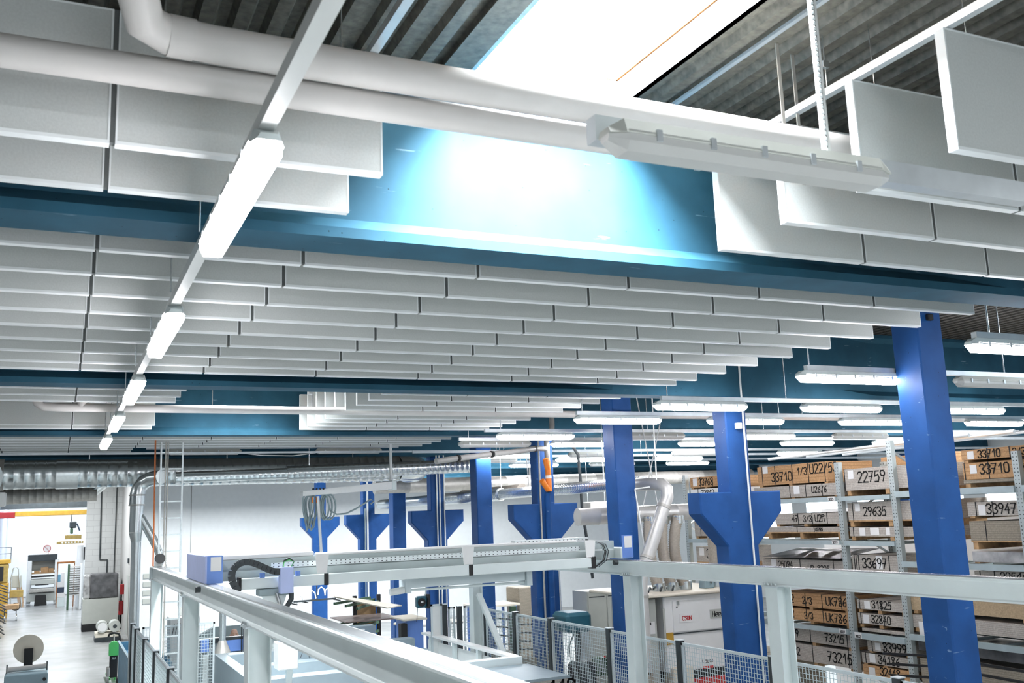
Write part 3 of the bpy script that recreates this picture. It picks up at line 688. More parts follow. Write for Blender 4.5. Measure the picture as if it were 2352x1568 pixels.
# ================================================================== PANEL STORE / SAW LINE
t = thing('panel_store', 'large pale steel panel store with cross beams filling the bottom centre', 'machine', (5, 18, 0), None)
def sp_(m, n, mt='store_grey'): return m.build(n, mt, t)
sw = sp_(M().bbox(2.86, 3.06, 12.5, 20.9, .1, 1.60, .008), 'side_wall')
M().box(2.85, 2.86, 15.6, 16.6, .8, 1.42).build('window', 'wrap_dark', sw); M().box(2.852, 2.86, 12.6, 15.4, .4, 1.5).build('panel_plate', 'steel_paint', sw)
for k, (y, x1, zb) in enumerate(((22.9, 6.9, 1.30), (19.8, 6.8, 1.30), (17.9, 6.45, 1.28), (16.3, 5.2, 1.25))):
    sp_(M().bbox(3.06, x1, y, y + .34, zb, 1.60, .01), 'cross_beam'); sp_(M().box(3.06, x1, y - .03, y, zb - .25, zb - .01), 'cover_strip', 'steel_paint')
sp_(M().box(3.06, 6.9, 22.6, 22.64, .2, 1.28), 'rear_sheet', 'steel_paint'); sp_(M().tube([(5.0, 22.8, 1.47), (6.6, 22.8, 1.50)], .05, 10), 'roller', 'steel_paint')
sp_(M().box(3.06, 6.9, 16.2, 20.4, .5, .56), 'bed', 'steel_pale')
sp_(M().bbox(5.6, 7.12, 15.27, 15.45, 1.33, 1.70, .008), 'front_beam', 'steel_paint')
sp_(M().box(6.95, 7.13, 15.45, 19.85, 1.66, 1.70), 'top_rail', 'white_gloss')
for k, y in enumerate((15.6, 16.9, 18.1, 19.4)): sp_(M().bbox(6.99, 7.07, y, y + .09, .5, 1.66, .004), 'stanchion', 'steel_paint')
sp_(M().box(7.08, 7.095, 15.5, 19.8, .6, 1.55), 'side_sheet', 'white_paint')
sp_(M().bar((6.9, 16.3, .62), (7.1, 20.4, .62), .05, .05), 'floor_track', 'dark_steel')
for x in (3.9, 5.05): sp_(M().tube([(x, 18.2, 1.60), (x, 18.2, 1.78)], .028, 10), 'stop_pin', 'steel_pale')
for x in (4.7, 5.0): sp_(M().tube([(x, 22.7, 1.6), (x, 22.7, 1.74)], .07, 12), 'white_knob', 'white_gloss')
sp_(M().tube([(4.1, 18.3, 1.62), (4.16, 18.3, 1.78), (4.24, 18.3, 1.70), (4.26, 18.3, 1.60)], .006, 6), 'loop_cable', 'dark_steel')
t = thing('blue_machine_head', 'blue machine cabinet with a pale top at the end of the white frame', 'cabinet', (7.13, 20.9, 0))
M().bbox(6.98, 7.36, 20.85, 21.6, .2, 1.86, .008).build('body', 'machine_blue', t); M().bbox(6.86, 7.40, 20.7, 21.7, 1.86, 1.90, .006).build('top', 'cream', t)
M().bbox(6.82, 6.96, 20.75, 20.95, .9, 1.8, .004).build('guide', 'black', t); M().box(7.12, 7.16, 20.84, 20.85, 1.36, 1.42).build('emblem', 'machine_lilac', t)
t = thing('sheet_stack', 'stack of boards under a pale grey sheet at the bottom centre', 'board stack', (6.2, 14.4, 1.0))
M().box(4.7, 7.20, 13.75, 15.25, 1.54, 1.58).build('top_sheet', 'store_grey', t)
st = M().box(4.7, 7.20, 13.78, 15.25, 1.0, 1.54).build('boards', 'chipboard', t)
write(M(), '7MA110', (6.35, 13.78, 1.30), (1, 0, 0), (0, 0, 1), .22, .035, (0, -1, 0)).build('marker_number', 'marker', st)
single(M().bbox(4.7, 7.2, 13.75, 15.25, .0, 1.0, .01), 'lift_platform', 'steel_paint', 'pale lifting platform carrying the board stack', 'platform')
t = thing('motor_cabinet', 'white motor box on a steel foot in front of the nearest left rail post', 'cabinet', (3.3, 15.5, .56))
M().bbox(3.11, 3.42, 15.4, 15.75, 1.84, 2.24, .015).build('case', 'white_gloss', t); M().bar((3.33, 15.6, 1.86), (3.20, 15.6, .56), .09).build('foot', 'steel_paint', t); M().prism([(3.15, 2.24), (3.30, 2.24), (3.26, 2.40), (3.14, 2.46)], 1, 15.5, 15.62).build('hood', 'machine_lilac', t)
# saw and operator
t = thing('beam_saw', 'panel saw with blue front and black pressure beam behind the left rail', 'saw', (3.6, 20.6, 0))
M().bbox(2.75, 4.35, 21.2, 21.8, 1.50, 1.74, .02).build('saw_beam', 'steel_paint', t); M().bbox(2.75, 4.3, 21.05, 21.15, 1.70, 1.80, .01).build('pressure_beam', 'dark_steel', t)
M().box(3.12, 3.62, 21.04, 21.06, 1.52, 1.74).build('blue_cover', 'machine_blue', t); M().bbox(2.75, 4.35, 21.0, 21.9, .6, 1.5, .01).build('base', 'steel_paint', t)
M().prism([(2.7, 1.62), (4.9, 1.68), (4.9, 1.86), (3.2, 1.88)], 1, 22.6, 22.8).build('hood_sheet', 'cable_grey', t)
M().bbox(2.70, 2.86, 20.95, 21.05, 1.55, 1.80, .01).build('control_box', 'machine_blue', t)
for x in (3.50, 3.62): M().bar((x, 20.98, 1.50), (x, 20.98, 2.12), .02).build('hose_guide', 'black', t)
M().tube([(3.56, 20.96, 1.5), (3.56, 20.96, 1.95)], .04, 10).build('rod', 'aluminium', t)
t = thing('dust_duct', 'thin grey dust pipe with brown joint rising behind the left rail', 'duct', (3.02, 20.3, 1.6))
M().tube([(3.02, 20.3, 1.83), (3.02, 20.3, 2.35)], .065, 16).build('pipe', 'galv', t); M().tube([(3.02, 20.3, 1.60), (3.02, 20.3, 1.83)], [.16, .068], 16).build('funnel', 'galv_dull', t)
M().tube([(3.02, 20.3, 2.35), (3.03, 20.3, 2.48), (3.05, 20.35, 2.56), (3.2, 20.7, 2.62)], .07, 16).build('flexible_joint', 'cardboard', t)

def skin_body(name, edges, pts, mt, parent=None, origin=(0, 0, 0), sub=2):
    me = bpy.data.meshes.new(name); me.from_pydata([tuple(Vector(p[:3]) - Vector(origin)) for p in pts], edges, []); me.update()
    o = bpy.data.objects.new(name, me); COL.objects.link(o)
    if parent is None: o.location = origin
    else: o.parent = parent
    sk = o.modifiers.new('skin', 'SKIN'); sk.use_smooth_shade = True
    for i, p in enumerate(pts):
        v = me.skin_vertices[0].data[i]; v.radius = (p[3], p[4] if len(p) > 4 else p[3]); v.use_root = (i == 0)
    ss = o.modifiers.new('smooth', 'SUBSURF'); ss.levels = sub; ss.render_levels = sub
    me.materials.append(MATS[mt]); return o
px_, py_ = 3.56, 22.30
def b(x, y, z, r, r2=None): return (px_ + x, py_ + y, z, r, r2 or r)
pts = [b(0, 0, .93, .15, .11), b(0, 0, 1.15, .135, .10), b(0, 0, 1.36, .16, .11), b(0, .01, 1.47, .07, .06), b(0, 0, 1.56, .055, .055), b(0, -.015, 1.63, .07, .075), b(0, -.02, 1.70, .078, .088), b(0, -.012, 1.775, .080, .092), b(0, 0, 1.835, .05, .06),
       b(-.2, 0, 1.40, .055), b(-.27, -.02, 1.14, .042), b(-.24, -.2, 1.0, .032), b(-.22, -.30, 1.0, .022), b(.2, 0, 1.40, .055), b(.27, -.02, 1.14, .042), b(.24, -.2, 1.0, .032), b(.22, -.30, 1.0, .022),
       b(-.1, 0, .82, .085), b(-.11, 0, .47, .058), b(-.11, .02, .09, .042), b(-.11, -.14, .04, .035), b(.1, 0, .82, .085), b(.11, 0, .47, .058), b(.11, .02, .09, .042), b(.11, -.14, .04, .035)]
ed = [(0, 1), (1, 2), (2, 3), (3, 4), (4, 5), (5, 6), (6, 7), (7, 8), (2, 9), (9, 10), (10, 11), (11, 12), (2, 13), (13, 14), (14, 15), (15, 16), (0, 17), (17, 18), (18, 19), (19, 20), (0, 21), (21, 22), (22, 23), (23, 24)]
for s_, w_ in ((-1, 12), (1, 16)):
    for k in range(5):
        base = len(pts); ox = (-.028 + .014 * k) if k < 4 else -.035 * s_
        pts += [b(.22 * s_ + ox, -.345 + (.02 if k == 4 else 0), .995, .009), b(.22 * s_ + ox * 1.2, -.385 + (.03 if k == 4 else 0) - .006 * (k == 1), .985, .008)]
        ed += [(w_, base), (base, base + 1)]
per = skin_body('person', ed, pts, 'skin', origin=(px_, py_, 0))
tag(per, 'bald person in dark work clothes peering over the black saw beam at the left', 'person')
sh = [b(0, 0, .92, .165, .125), b(0, 0, 1.15, .155, .12), b(0, 0, 1.36, .175, .125), b(0, .01, 1.45, .10, .08), b(-.2, 0, 1.40, .072), b(-.27, -.02, 1.14, .057), b(-.25, -.14, 1.04, .05), b(.2, 0, 1.40, .072), b(.27, -.02, 1.14, .057), b(.25, -.14, 1.04, .05)]
skin_body('work_shirt', [(0, 1), (1, 2), (2, 3), (2, 4), (4, 5), (5, 6), (2, 7), (7, 8), (8, 9)], sh, 'cloth', per, (px_, py_, 0))
tr = [b(0, 0, .93, .165, .125), b(-.1, 0, .80, .10), b(-.11, 0, .47, .075), b(-.11, .02, .12, .062), b(.1, 0, .80, .10), b(.11, 0, .47, .075), b(.11, .02, .12, .062)]
skin_body('trousers', [(0, 1), (1, 2), (2, 3), (0, 4), (4, 5), (5, 6)], tr, 'cloth', per, (px_, py_, 0))
for s_ in (-1, 1):
    M().ell((px_ + s_ * .034, py_ - .100, 1.715), (.014, .008, .008)).build('eye', 'black', per); M().ell((px_ + s_ * .083, py_ - .01, 1.70), (.012, .022, .034)).build('ear', 'skin', per)
    M().bar((px_ + s_ * .018, py_ - .108, 1.742), (px_ + s_ * .055, py_ - .100, 1.745), .008).build('eyebrow', 'cardboard', per)
M().ell((px_, py_ - .112, 1.675), (.014, .02, .026)).build('nose', 'skin', per); M().bar((px_ - .024, py_ - .102, 1.635), (px_ + .024, py_ - .102, 1.635), .006).build('mouth', 'red', per)

# lift table with laminated boards (far behind the bridge)
t = thing('fork_stand', 'dark fork stand holding boards in two levels behind the bridge', 'stand', (7.3, 25.4, 0))
for x in (7.15, 7.80): M().bar((x, 25.6, 0), (x, 25.6, 2.1), .09).build('upright', 'black', t)
for z in (2.02, 1.50, 1.28):
    for k in range(3): M().bar((7.6 + .1 * k, 25.7 - .05 * k, z - .05 * k), (6.35 + .22 * k, 24.6 - .25 * k, z - .06 * k), .05, .06).build('fork', 'dark_green', t)
M().box(7.2, 7.75, 25.7, 25.75, 1.1, 1.9).build('backboard', 'cardboard', t)
single(M().add([(6.5, 25.2, 2.19), (7.98, 24.2, 1.90), (7.5, 23.9, 1.89), (6.45, 24.9, 2.17)] + [(6.5, 25.2, 2.16), (7.98, 24.2, 1.87), (7.5, 23.9, 1.86), (6.45, 24.9, 2.14)], [(0, 1, 2, 3), (7, 6, 5, 4), (0, 4, 5, 1), (1, 5, 6, 2), (2, 6, 7, 3), (3, 7, 4, 0)]), 'pale_board', 'cream', 'long pale board lying on the upper forks of the dark stand', 'board')
single(M().box(6.45, 7.85, 23.9, 25.4, 1.60, 1.63), 'laminate_board', 'laminate', 'brown laminate board on the lower forks of the dark stand', 'board')
t = thing('suction_gripper', 'small suction frame with looped white hoses in front of a blue column', 'suction frame', (4.3, 18.4, 2.6))
M().bar((3.95, 18.2, 2.62), (4.75, 18.3, 2.62), .03).build('arm', 'dark_steel', t)
for x, z in ((4.08, 2.60), (4.3, 2.67), (4.47, 2.73), (4.6, 2.71)): M().tube([(x - .06, 18.25, z - .02), (x - .05, 18.25, z + .08), (x, 18.25, z + .12), (x + .05, 18.25, z + .08), (x + .07, 18.25, z - .02)], .012, 8).build('hose', 'white_gloss', t)
for x, z in ((3.95, 2.58), (4.15, 2.60), (4.75, 2.60)): M().bar((x - .08, 18.25, z + .02), (x + .08, 18.25, z - .02), .02).build('suction_pad', 'black', t)
M().tube([(4.4, 18.3, 2.62), (4.4, 18.3, 3.3)], .012, 6).build('rod', 'dark_steel', t)
t = thing('cable_reel', 'teal hose reel hanging in front of the third bracket column', 'reel', (7.05, 20, 2.1))
M().bbox(6.93, 7.16, 20.0, 20.14, 2.17, 2.41, .03).build('case', 'teal', t); M().tube([(7.03, 19.97, 2.29), (7.03, 20.0, 2.29)], .085, 18).build('drum', 'black', t); M().box(7.0, 7.06, 19.965, 19.97, 2.28, 2.31).build('plate', 'paper', t)
M().box(7.16, 7.22, 19.98, 20.16, 2.15, 2.44).build('wall_bracket', 'black', t); M().tube([(6.96, 20.05, 2.18), (6.93, 20.05, 1.9)], .006, 6).build('cable', 'black', t); M().tube([(7.16, 20.1, 2.4), (7.2, 20.1, 3.1)], .015, 6).build('hanger', 'galv', t)
t = thing('work_table', 'long cream work table behind the teal reel', 'table', (9, 25, 0)); M().bbox(8.2, 9.8, 24.6, 25.6, 1.28, 1.34, .01).build('top', 'cream', t)
for x in (8.3, 9.7):
    for y in (24.7, 25.5): M().bar((x, y, 0), (x, y, 1.28), .05).build('leg', 'column_blue', t)
t = thing('work_table', 'cream topped bench with blue legs behind the guard fence', 'table', (10.6, 24, 0)); M().bbox(9.8, 11.0, 23.6, 24.6, 1.72, 1.78, .01).build('top', 'cream', t)
for x in (9.9, 10.9):
    for y in (23.7, 24.5): M().bar((x, y, 0), (x, y, 1.72), .06).build('leg', 'machine_blue', t)
single(M().bbox(11.05, 11.55, 23.8, 24.6, 0, 2.14, .02), 'brown_cabinet', 'chipboard_dark', 'tall brown board cabinet left of the drain pipe column', 'cabinet')
t = thing('cantilever_rack', 'blue cantilever rack with many dark arms behind the fence', 'rack', (9.0, 19.2, 0))
for x in (8.45, 8.95): M().bar((x, 19.6, 0), (x, 19.6, 2.1), .12).build('upright', 'dark_green' if x > 8.5 else 'column_blue', t)
for k in range(8): M().bar((8.95, 19.6, .7 + .17 * k), (9.65, 19.0, .70 + .17 * k), .035).build('arm', 'black', t)
for k in range(8): M().bar((8.45, 19.6, .7 + .17 * k), (8.75, 18.9, .7 + .17 * k), .03).build('arm', 'black', t)
single(M().box(8.02, 8.36, 17.3, 18.7, 0, 1.35), 'packed_boards', 'chipboard_dark', 'brown pack of boards standing behind the fence, left of the rack arms', 'board pack')

# ================================================================== DUCTS
t = thing('main_duct', 'large silver spiral duct across the hall below the fourth beam', 'duct', (3.4, 22, 5.19))
M().duct((-1.2, 22, 5.19), (7.2, 22, 5.20), .29, .19, 24).build('spiral_pipe', 'galv', t)
M().tube([(7.2, 22, 5.20), (7.5, 22.06, 5.20), (7.75, 22.25, 5.2), (7.85, 22.6, 5.2), (7.85, 23.2, 5.2)], .29, 24).build('elbow', 'galv', t)
M().tube([(-.05, 22, 5.19), (.35, 22, 5.19)], .305, 24).build('sleeve', 'galv', t); M().tube([(-1.2, 22, 5.19), (-1.0, 22, 5.19)], .31, 24).build('collar', 'galv_dull', t)
for x in (.55, 3.3, 6.1): M().bar((x, 21.9, 5.47), (x, 21.9, 6.597), .02).build('hanger', 'galv', t)
t = thing('side_duct', 'narrower silver spiral duct running on from the elbow to the right', 'duct', (8.5, 21.6, 5.2)); M().duct((2.2, 21.5, 5.05), (4.5, 21.5, 5.10), .12, .12, 18).build('spiral_pipe', 'galv', t); M().duct((4.5, 21.5, 5.10), (9.1, 21.5, 5.22), .16, .12, 18).build('spiral_pipe', 'galv', t); M().bar((5.0, 21.5, 5.25), (5.0, 21.5, 6.597), .012).build('hanger', 'galv', t)
t = thing('rear_duct', 'broad pale duct running along behind the columns below the lamps', 'duct', (13, 25.2, 4.95)); M().duct((7.6, 25.2, 4.90), (20, 25.2, 5.0), .19, .9, 20).build('pipe', 'galv_dull', t)
for x in (10.4, 12.2, 15.0): M().bar((x, 25.2, 5.1), (x, 25.2, 6.597), .05).build('hanger', 'grey_pvc', t)
t = thing('flex_duct', 'ribbed silver duct running behind the blue columns to the elbow pipe', 'duct', (9.4, 20, 4.3)); M().duct((9.38, 14.8, 4.50), (9.40, 21, 4.51), .115, .07, 16).build('ribbed_pipe', 'galv', t); M().duct((9.40, 21, 4.51), (9.42, 30.5, 4.52), .145, .09, 16).build('ribbed_pipe', 'galv', t)
for y in (16.2, 21, 26): M().bar((9.4, y, 4.6), (9.4, y, 6.597), .012).build('hanger', 'galv', t)
t = thing('flex_duct', 'upper ribbed brownish duct behind the third square column', 'duct', (9.0, 19.5, 4.55)); M().duct((9.95, 21.0, 4.60), (9.98, 24.8, 4.60), .14, .12, 18).build('ribbed_pipe', 'hose', t); M().bar((9.96, 23, 4.7), (9.96, 23, 6.597), .012).build('hanger', 'galv', t)
t = thing('elbow_duct', 'smooth silver elbow pipe coming down in front of the hoses', 'duct', (8.8, 14.0, .4))
K2 = 14.0 / 13.5
def k2(x, z, y=13.5): return (x * K2, y * K2, 4 + (z - 4) * K2)
M().tube([k2(8.88, 4.44, 14.3), k2(8.93, 4.44, 13.9), k2(8.97, 4.42, 13.6), k2(9.0, 4.34), k2(9.0, 4.22), k2(8.93, 4.08), k2(8.72, 3.62), k2(8.50, 3.16), k2(8.42, 3.0), k2(8.40, 2.85), k2(8.40, 1.55)], .108, 20).build('pipe', 'pale_duct', t)
for a, c in (((8.93, 4.08), (8.91, 4.04)), ((8.56, 3.29), (8.54, 3.25)), ((8.40, 2.7), (8.40, 2.66))): M().tube([k2(*a), k2(*c)], .119, 20).build('clamp', 'galv_dull', t)
M().duct(k2(8.40, 1.5), (9.0, 14.2, .4), .11, .05, 14).build('flex_hose', 'hose', t)
t = thing('collector_duct', 'big silver collecting duct with short outlets above the ribbed hoses', 'duct', (11, 17, 3.95)); M().duct((8.3, 15.3, 3.94), (11.1, 15.2, 3.96), .15, .4, 20).build('pipe', 'pale_duct', t)
t2 = t
HZ = [(9.66, 15.1, 15.0), (9.94, 15.1, 15.0), (10.20, 15.0, 15.0), (10.92, 15.0, 15.0)]
for k, (x, ya, yb) in enumerate(HZ):
    t = thing('ribbed_hose', 'ribbed beige suction hose above the white sanding machine, %s from the left' % ORD[k], 'hose', (x, yb, 2.55), 'ribbed suction hoses')
    z = 3.95; pts = []; rs = []; n = 64
    for i in range(n + 1):
        f = i / n; zz = 3.90 - f * 1.29; bend = math.sin(f * math.pi * 1.1) * .10; pts.append((x - bend * (.8 + .5 * (k == 2)) * (k < 3) + .02 * f, ya + (yb - ya) * f, zz)); rs.append(.105 if i % 2 else .094)
    M().tube(pts, rs, 16).build('hose', 'hose', t); e = pts[-1]; M().tube([(e[0], e[1], 2.60), (e[0], e[1], 2.74)], .12, 16).build('spigot', 'galv', t); M().tube([(x, ya, 3.90), (x, ya, 3.76)], .112, 16).build('outlet', 'galv', t)
t = thing('square_damper', 'square grey damper box beside the third square column', 'damper', (12.5, 22, 3.75)); M().bbox(12.2, 12.78, 21.8, 22.3, 3.72, 4.28, .02).build('box', 'galv_dull', t); M().tube([(12.9, 21.9, 4.0), (12.75, 22.0, 4.0)], .2, 18).build('ring', 'galv', t)
for x in (12.25, 12.75): M().tube([(x, 22.0, 4.28), (x, 22.0, 6.597)], .01, 6).build('rod', 'galv', t)

# grey / orange drain on the second bracket column
t = thing('drain_stack', 'grey plastic drain sloping down from orange pipe with open branches', 'drain pipe', (8.72, 17.2, 0))
M().tube([(8.88, 17.25, 6.6), (8.88, 17.25, 5.75), (8.86, 17.22, 5.66), (8.76, 17.2, 5.58), (8.72, 17.2, 5.50), (8.72, 17.2, 5.05)], .055, 14).build('grey_pipe', 'grey_pvc', t)
M().tube([(8.72, 17.2, 5.28), (8.52, 17.15, 5.29), (8.35, 17.0, 5.27), (7.6, 16.4, 5.17), (6.3, 16.0, 5.03), (5.9, 15.9, 4.98)], .052, 14).build('sloping_pipe', 'grey_pvc', t)
for x, y, z in ((8.35, 17.0, 5.27), (7.1, 16.22, 5.115), (6.35, 16.0, 5.035)): M().tube([(x - .02, y - .015, z), (x + .02, y + .015, z)], .062, 14).build('socket_ring', 'black', t)
M().tube([(8.72, 17.2, 5.05), (8.73, 17.2, 4.45)], .058, 14).build('orange_pipe', 'orange_pvc', t)
M().tube([(8.64, 17.12, 5.08), (8.70, 17.16, 4.88)], .058, 14).build('orange_stub', 'orange_pvc', t); M().tube([(8.54, 17.12, 4.66), (8.70, 17.18, 4.48)], .055, 14).build('orange_branch', 'orange_pvc', t)
M().tube([(8.725, 17.2, 4.76), (8.727, 17.2, 4.70)], .062, 14).build('white_ring', 'white_gloss', t); M().tube([(8.735, 17.25, 4.45), (8.74, 17.3, 4.35), (8.74, 17.3, 0)], .06, 14).build('blue_pipe', 'column_blue', t)
def conduit(x, y, z0, z1, lab, r=.014, mt='white_paint', dx=0): return single(M().tube([(x, y, z0), (x + dx, y, z1)], r, 8), 'conduit', mt, lab, 'conduit', )
conduit(8.87, 11.24, 1.55, 6.4, 'white conduit running down the front of the nearest bracket column', .014)
single(M().bbox(8.83, 8.93, 11.17, 11.25, 1.35, 1.56, .01), 'socket_box', 'cream', 'cream socket box low on the nearest bracket column', 'socket box')
single(M().bbox(8.73, 8.81, 11.19, 11.27, 5.10, 5.19, .008), 'conduit_box', 'white_gloss', 'small white box near the top of the nearest bracket column', 'junction box')
conduit(8.60, 17.33, 0, 5.6, 'grey steel channel on the left half of the drain pipe column', .02, 'galv_dull'); conduit(8.95, 17.36, 1.6, 3.0, 'thin white conduit low on the drain pipe column', .012)
for k, x in enumerate((8.72, 8.80, 8.92)): conduit(x, 23.48, 0, 5.6, 'thin white conduit on the third bracket column, %s of three' % ['left', 'middle', 'right'][k], .018)
conduit(8.70, 29.60, 0, 5.5, 'white conduit with grey cable on the fourth bracket column', .03); conduit(8.62, 29.58, 0, 4.4, 'grey cable beside the white conduit on the fourth bracket column', .02, 'cable_grey')
t = thing('wall_crank', 'thin white crank handle hanging on the middle square column', 'crank', (8.95, 14.25, 3.3)); M().tube([(8.86, 14.25, 4.37), (9.12, 14.2, 4.40)], .014, 8).build('arm', 'white_paint', t); M().tube([(8.86, 14.25, 4.37), (8.95, 14.2, 3.40)], .012, 8).build('rod', 'white_paint', t)
for k, (xa, za, xb, zb, y) in enumerate(((9.55, 6.597, 9.95, 4.1, 15.25), (8.9, 6.597, 8.88, 4.5, 13.6), (10.4, 6.597, 9.6, 4.08, 15.2), (9.3, 6.597, 9.4, 4.65, 19.5))): single(M().tube([(xa, y, za), (xb, y, zb)], .012, 6), 'suspension_cord', 'white_paint', ['pale cord slanting down to the collecting duct', 'pale cord holding the silver elbow pipe', 'pale cord slanting down left of the nearest bracket column', 'pale cord slanting behind the black hose'][k], 'cord')
t = thing('black_hose', 'black hose hanging between the drain pipe column and the middle square column', 'hose', (9.4, 17, 2.6))
M().tube([(9.4, 17.85, 6.59), (9.55, 17.85, 5.52), (9.77, 17.85, 5.2), (9.80, 17.85, 4.63), (9.80, 17.85, 4.1), (9.89, 17.85, 3.37), (9.97, 17.85, 2.69)], .032, 10).build('hose', 'dark_steel', t)

# left end: vertical ladder tray, wall ducts
t = thing('ladder_tray', 'vertical grey cable ladder rising to the ceiling behind the left rail', 'cable ladder', (1.8, 19.15, .3))
for x in (1.70, 2.08): M().bar((x, 19.15, .3), (x, 19.15, 5.6), .03, .06).build('side_rail', 'galv', t)
z = .6
while z < 5.5: M().bar((1.70, 19.15, z), (2.08, 19.15, z), .03, .025).build('rung', 'galv', t); z += .30
for x in (1.78, 1.82): M().tube([(x, 19.12, .3), (x, 19.12, 5.6)], .012, 6).build('cable', 'galv_dull', t)
single(M().tube([(1.63, 19.3, 2.3), (1.60, 19.3, 6.597)], .014, 8), 'orange_pipe', 'orange_line', 'thin orange pipe left of the cable ladder', 'pipe')
t = thing('branch_duct', 'silver vertical duct with slanting branch at the left, falling from the main duct', 'duct', (1.46, 21.4, 0))
K = 21.4 / 26.0
def kk(x, z, y=26): return (x * K, y * K, 4 + (z - 4) * K)
M().tube([kk(2.28, 5.27, 25.6), kk(2.08, 5.25, 25.8), kk(1.92, 5.18), kk(1.81, 5.04), kk(1.775, 4.88), kk(1.77, 4.6)], .145, 20).build('elbow', 'galv', t)
M().tube([kk(1.77, 4.6), kk(1.76, 3.95)], .128, 20).build('upper_pipe', 'galv', t); M().tube([kk(1.76, 3.95), kk(1.78, 3.72)], [.128, .096], 20).build('reducer', 'galv', t)
M().tube([kk(1.78, 3.72), kk(1.80, -.82)], .096, 20).build('lower_pipe', 'galv', t)
M().tube([kk(1.85, 4.35), kk(2.18, 3.75), kk(2.42, 3.2), kk(2.5, 3.0)], [.085, .085, .07, .065], 18).build('slanting_branch', 'galv', t)
for z in (4.6, 4.84): M().tube([kk(1.77, z), kk(1.77, z + .03)], .158, 20).build('flange', 'galv_dull', t)
t = thing('lower_duct', 'dark ribbed duct above the far hall opening at the left', 'duct', (0, 40, 5.1)); M().duct((-3.5, 40, 5.35), (1.3, 40, 5.42), .28, .25, 20).build('pipe', 'galv_dull', t); M().tube([(.5, 40, 5.42), (1.1, 40, 5.45), (1.6, 40, 5.9)], .24, 18).build('branch', 'galv', t)
for x in (-2.5, .2): M().tube([(x, 40, 5.6), (x, 40, 6.597)], .012, 6).build('rod', 'galv', t)
t = thing('fan_unit', 'grey fan spiral with white box at the left edge of the hall', 'fan', (-1.35, 21.8, 4.6)); M().tube([(-1.35, 21.3, 5.12), (-1.35, 21.65, 5.12)], .36, 24).build('spiral_case', 'galv', t); M().bbox(-1.5, -.92, 21.3, 21.6, 4.55, 4.82, .02).build('box', 'white_gloss', t)
for x in (-1.35,): M().bar((x, 21.5, 5.4), (x, 21.5, 6.597), .02).build('hanger', 'galv', t)
single(M().box(-1.4, 8.0, 21.2, 21.25, 5.52, 5.56), 'cable_channel', 'channel', 'thin bright channel running just above the big silver duct', 'channel')
single(M().tube([(3.42, 21.3, 5.55), (3.9, 21.3, 5.49), (4.6, 21.3, 5.47), (5.1, 21.3, 5.53)], .012, 6), 'sagging_cable', 'white_gloss', 'white cable sagging between the two battens above the duct', 'cable')

# hose boom
t = thing('hose_boom', 'white swivel boom with coiled grey hoses left of the blue columns', 'boom', (5.5, 20, 4.5))
M().add([(4.53, 20, 4.56), (4.53, 20, 4.66), (6.42, 20.0, 4.82), (6.42, 20, 4.66), (4.53, 20.3, 4.56), (4.53, 20.3, 4.66), (6.42, 20.3, 4.82), (6.42, 20.3, 4.66)], [(0, 3, 2, 1), (4, 5, 6, 7), (1, 2, 6, 5), (0, 4, 7, 3), (0, 1, 5, 4), (3, 7, 6, 2)]).build('boom_arm', 'white_gloss', t)
M().bbox(6.42, 6.52, 19.98, 20.3, 4.64, 4.84, .01).build('end_block', 'steel_paint', t); M().bar((6.45, 20.15, 4.8), (6.45, 20.15, 6.597), .05).build('suspension', 'white_paint', t)
for k in range(4): M().tube([(4.74 + .07 * k, 19.99, 4.70), (4.74 + .07 * k, 20.02, 4.70)], .02, 10).build('nozzle', 'black', t)
random.seed(4)
for k in range(4):
    cx = 4.62 + .05 * k; a = .07 + .012 * (k % 3); hh = .34 + .05 * ((k + 1) % 2); pts = []
    for i in range(25): th = 2 * math.pi * i / 24; pts.append((cx + a * math.cos(th) + .03 * math.sin(2 * th), 20.05 + .03 * k, 4.24 + .0 * k + hh * math.sin(th) * .95))
    M().tube(pts, .018, 8, False).build('hose_coil', 'cable_grey', t)
for k in range(3):
    cx = 4.98 + .06 * k; pts = []
    for i in range(25): th = 2 * math.pi * i / 24; pts.append((cx + (.09 + .02 * k) * math.cos(th), 20.05 + .03 * k, 4.33 + .26 * math.sin(th)))
    M().tube(pts, .018, 8, False).build('hose_coil', 'cable_grey', t)
M().tube([(5.05, 20.1, 4.5), (5.12, 20.1, 4.25), (5.25, 20.1, 4.17), (5.45, 20.1, 4.18), (5.65, 20.1, 4.27), (5.85, 20.1, 4.38), (5.98, 20.1, 4.46), (6.05, 20.1, 4.42), (5.98, 20.1, 4.36)], .018, 8).build('hose', 'cable_grey', t)
M().bar((4.83, 20.0, 4.55), (4.93, 20.0, 2.9), .05).build('drop_profile', 'white_gloss', t)
for k in range(2): M().tube([(4.72 + .09 * k, 20.0, 4.53), (4.72 + .09 * k, 20.0, 4.42)], .014, 8).build('orange_plug', 'orange_pvc', t)

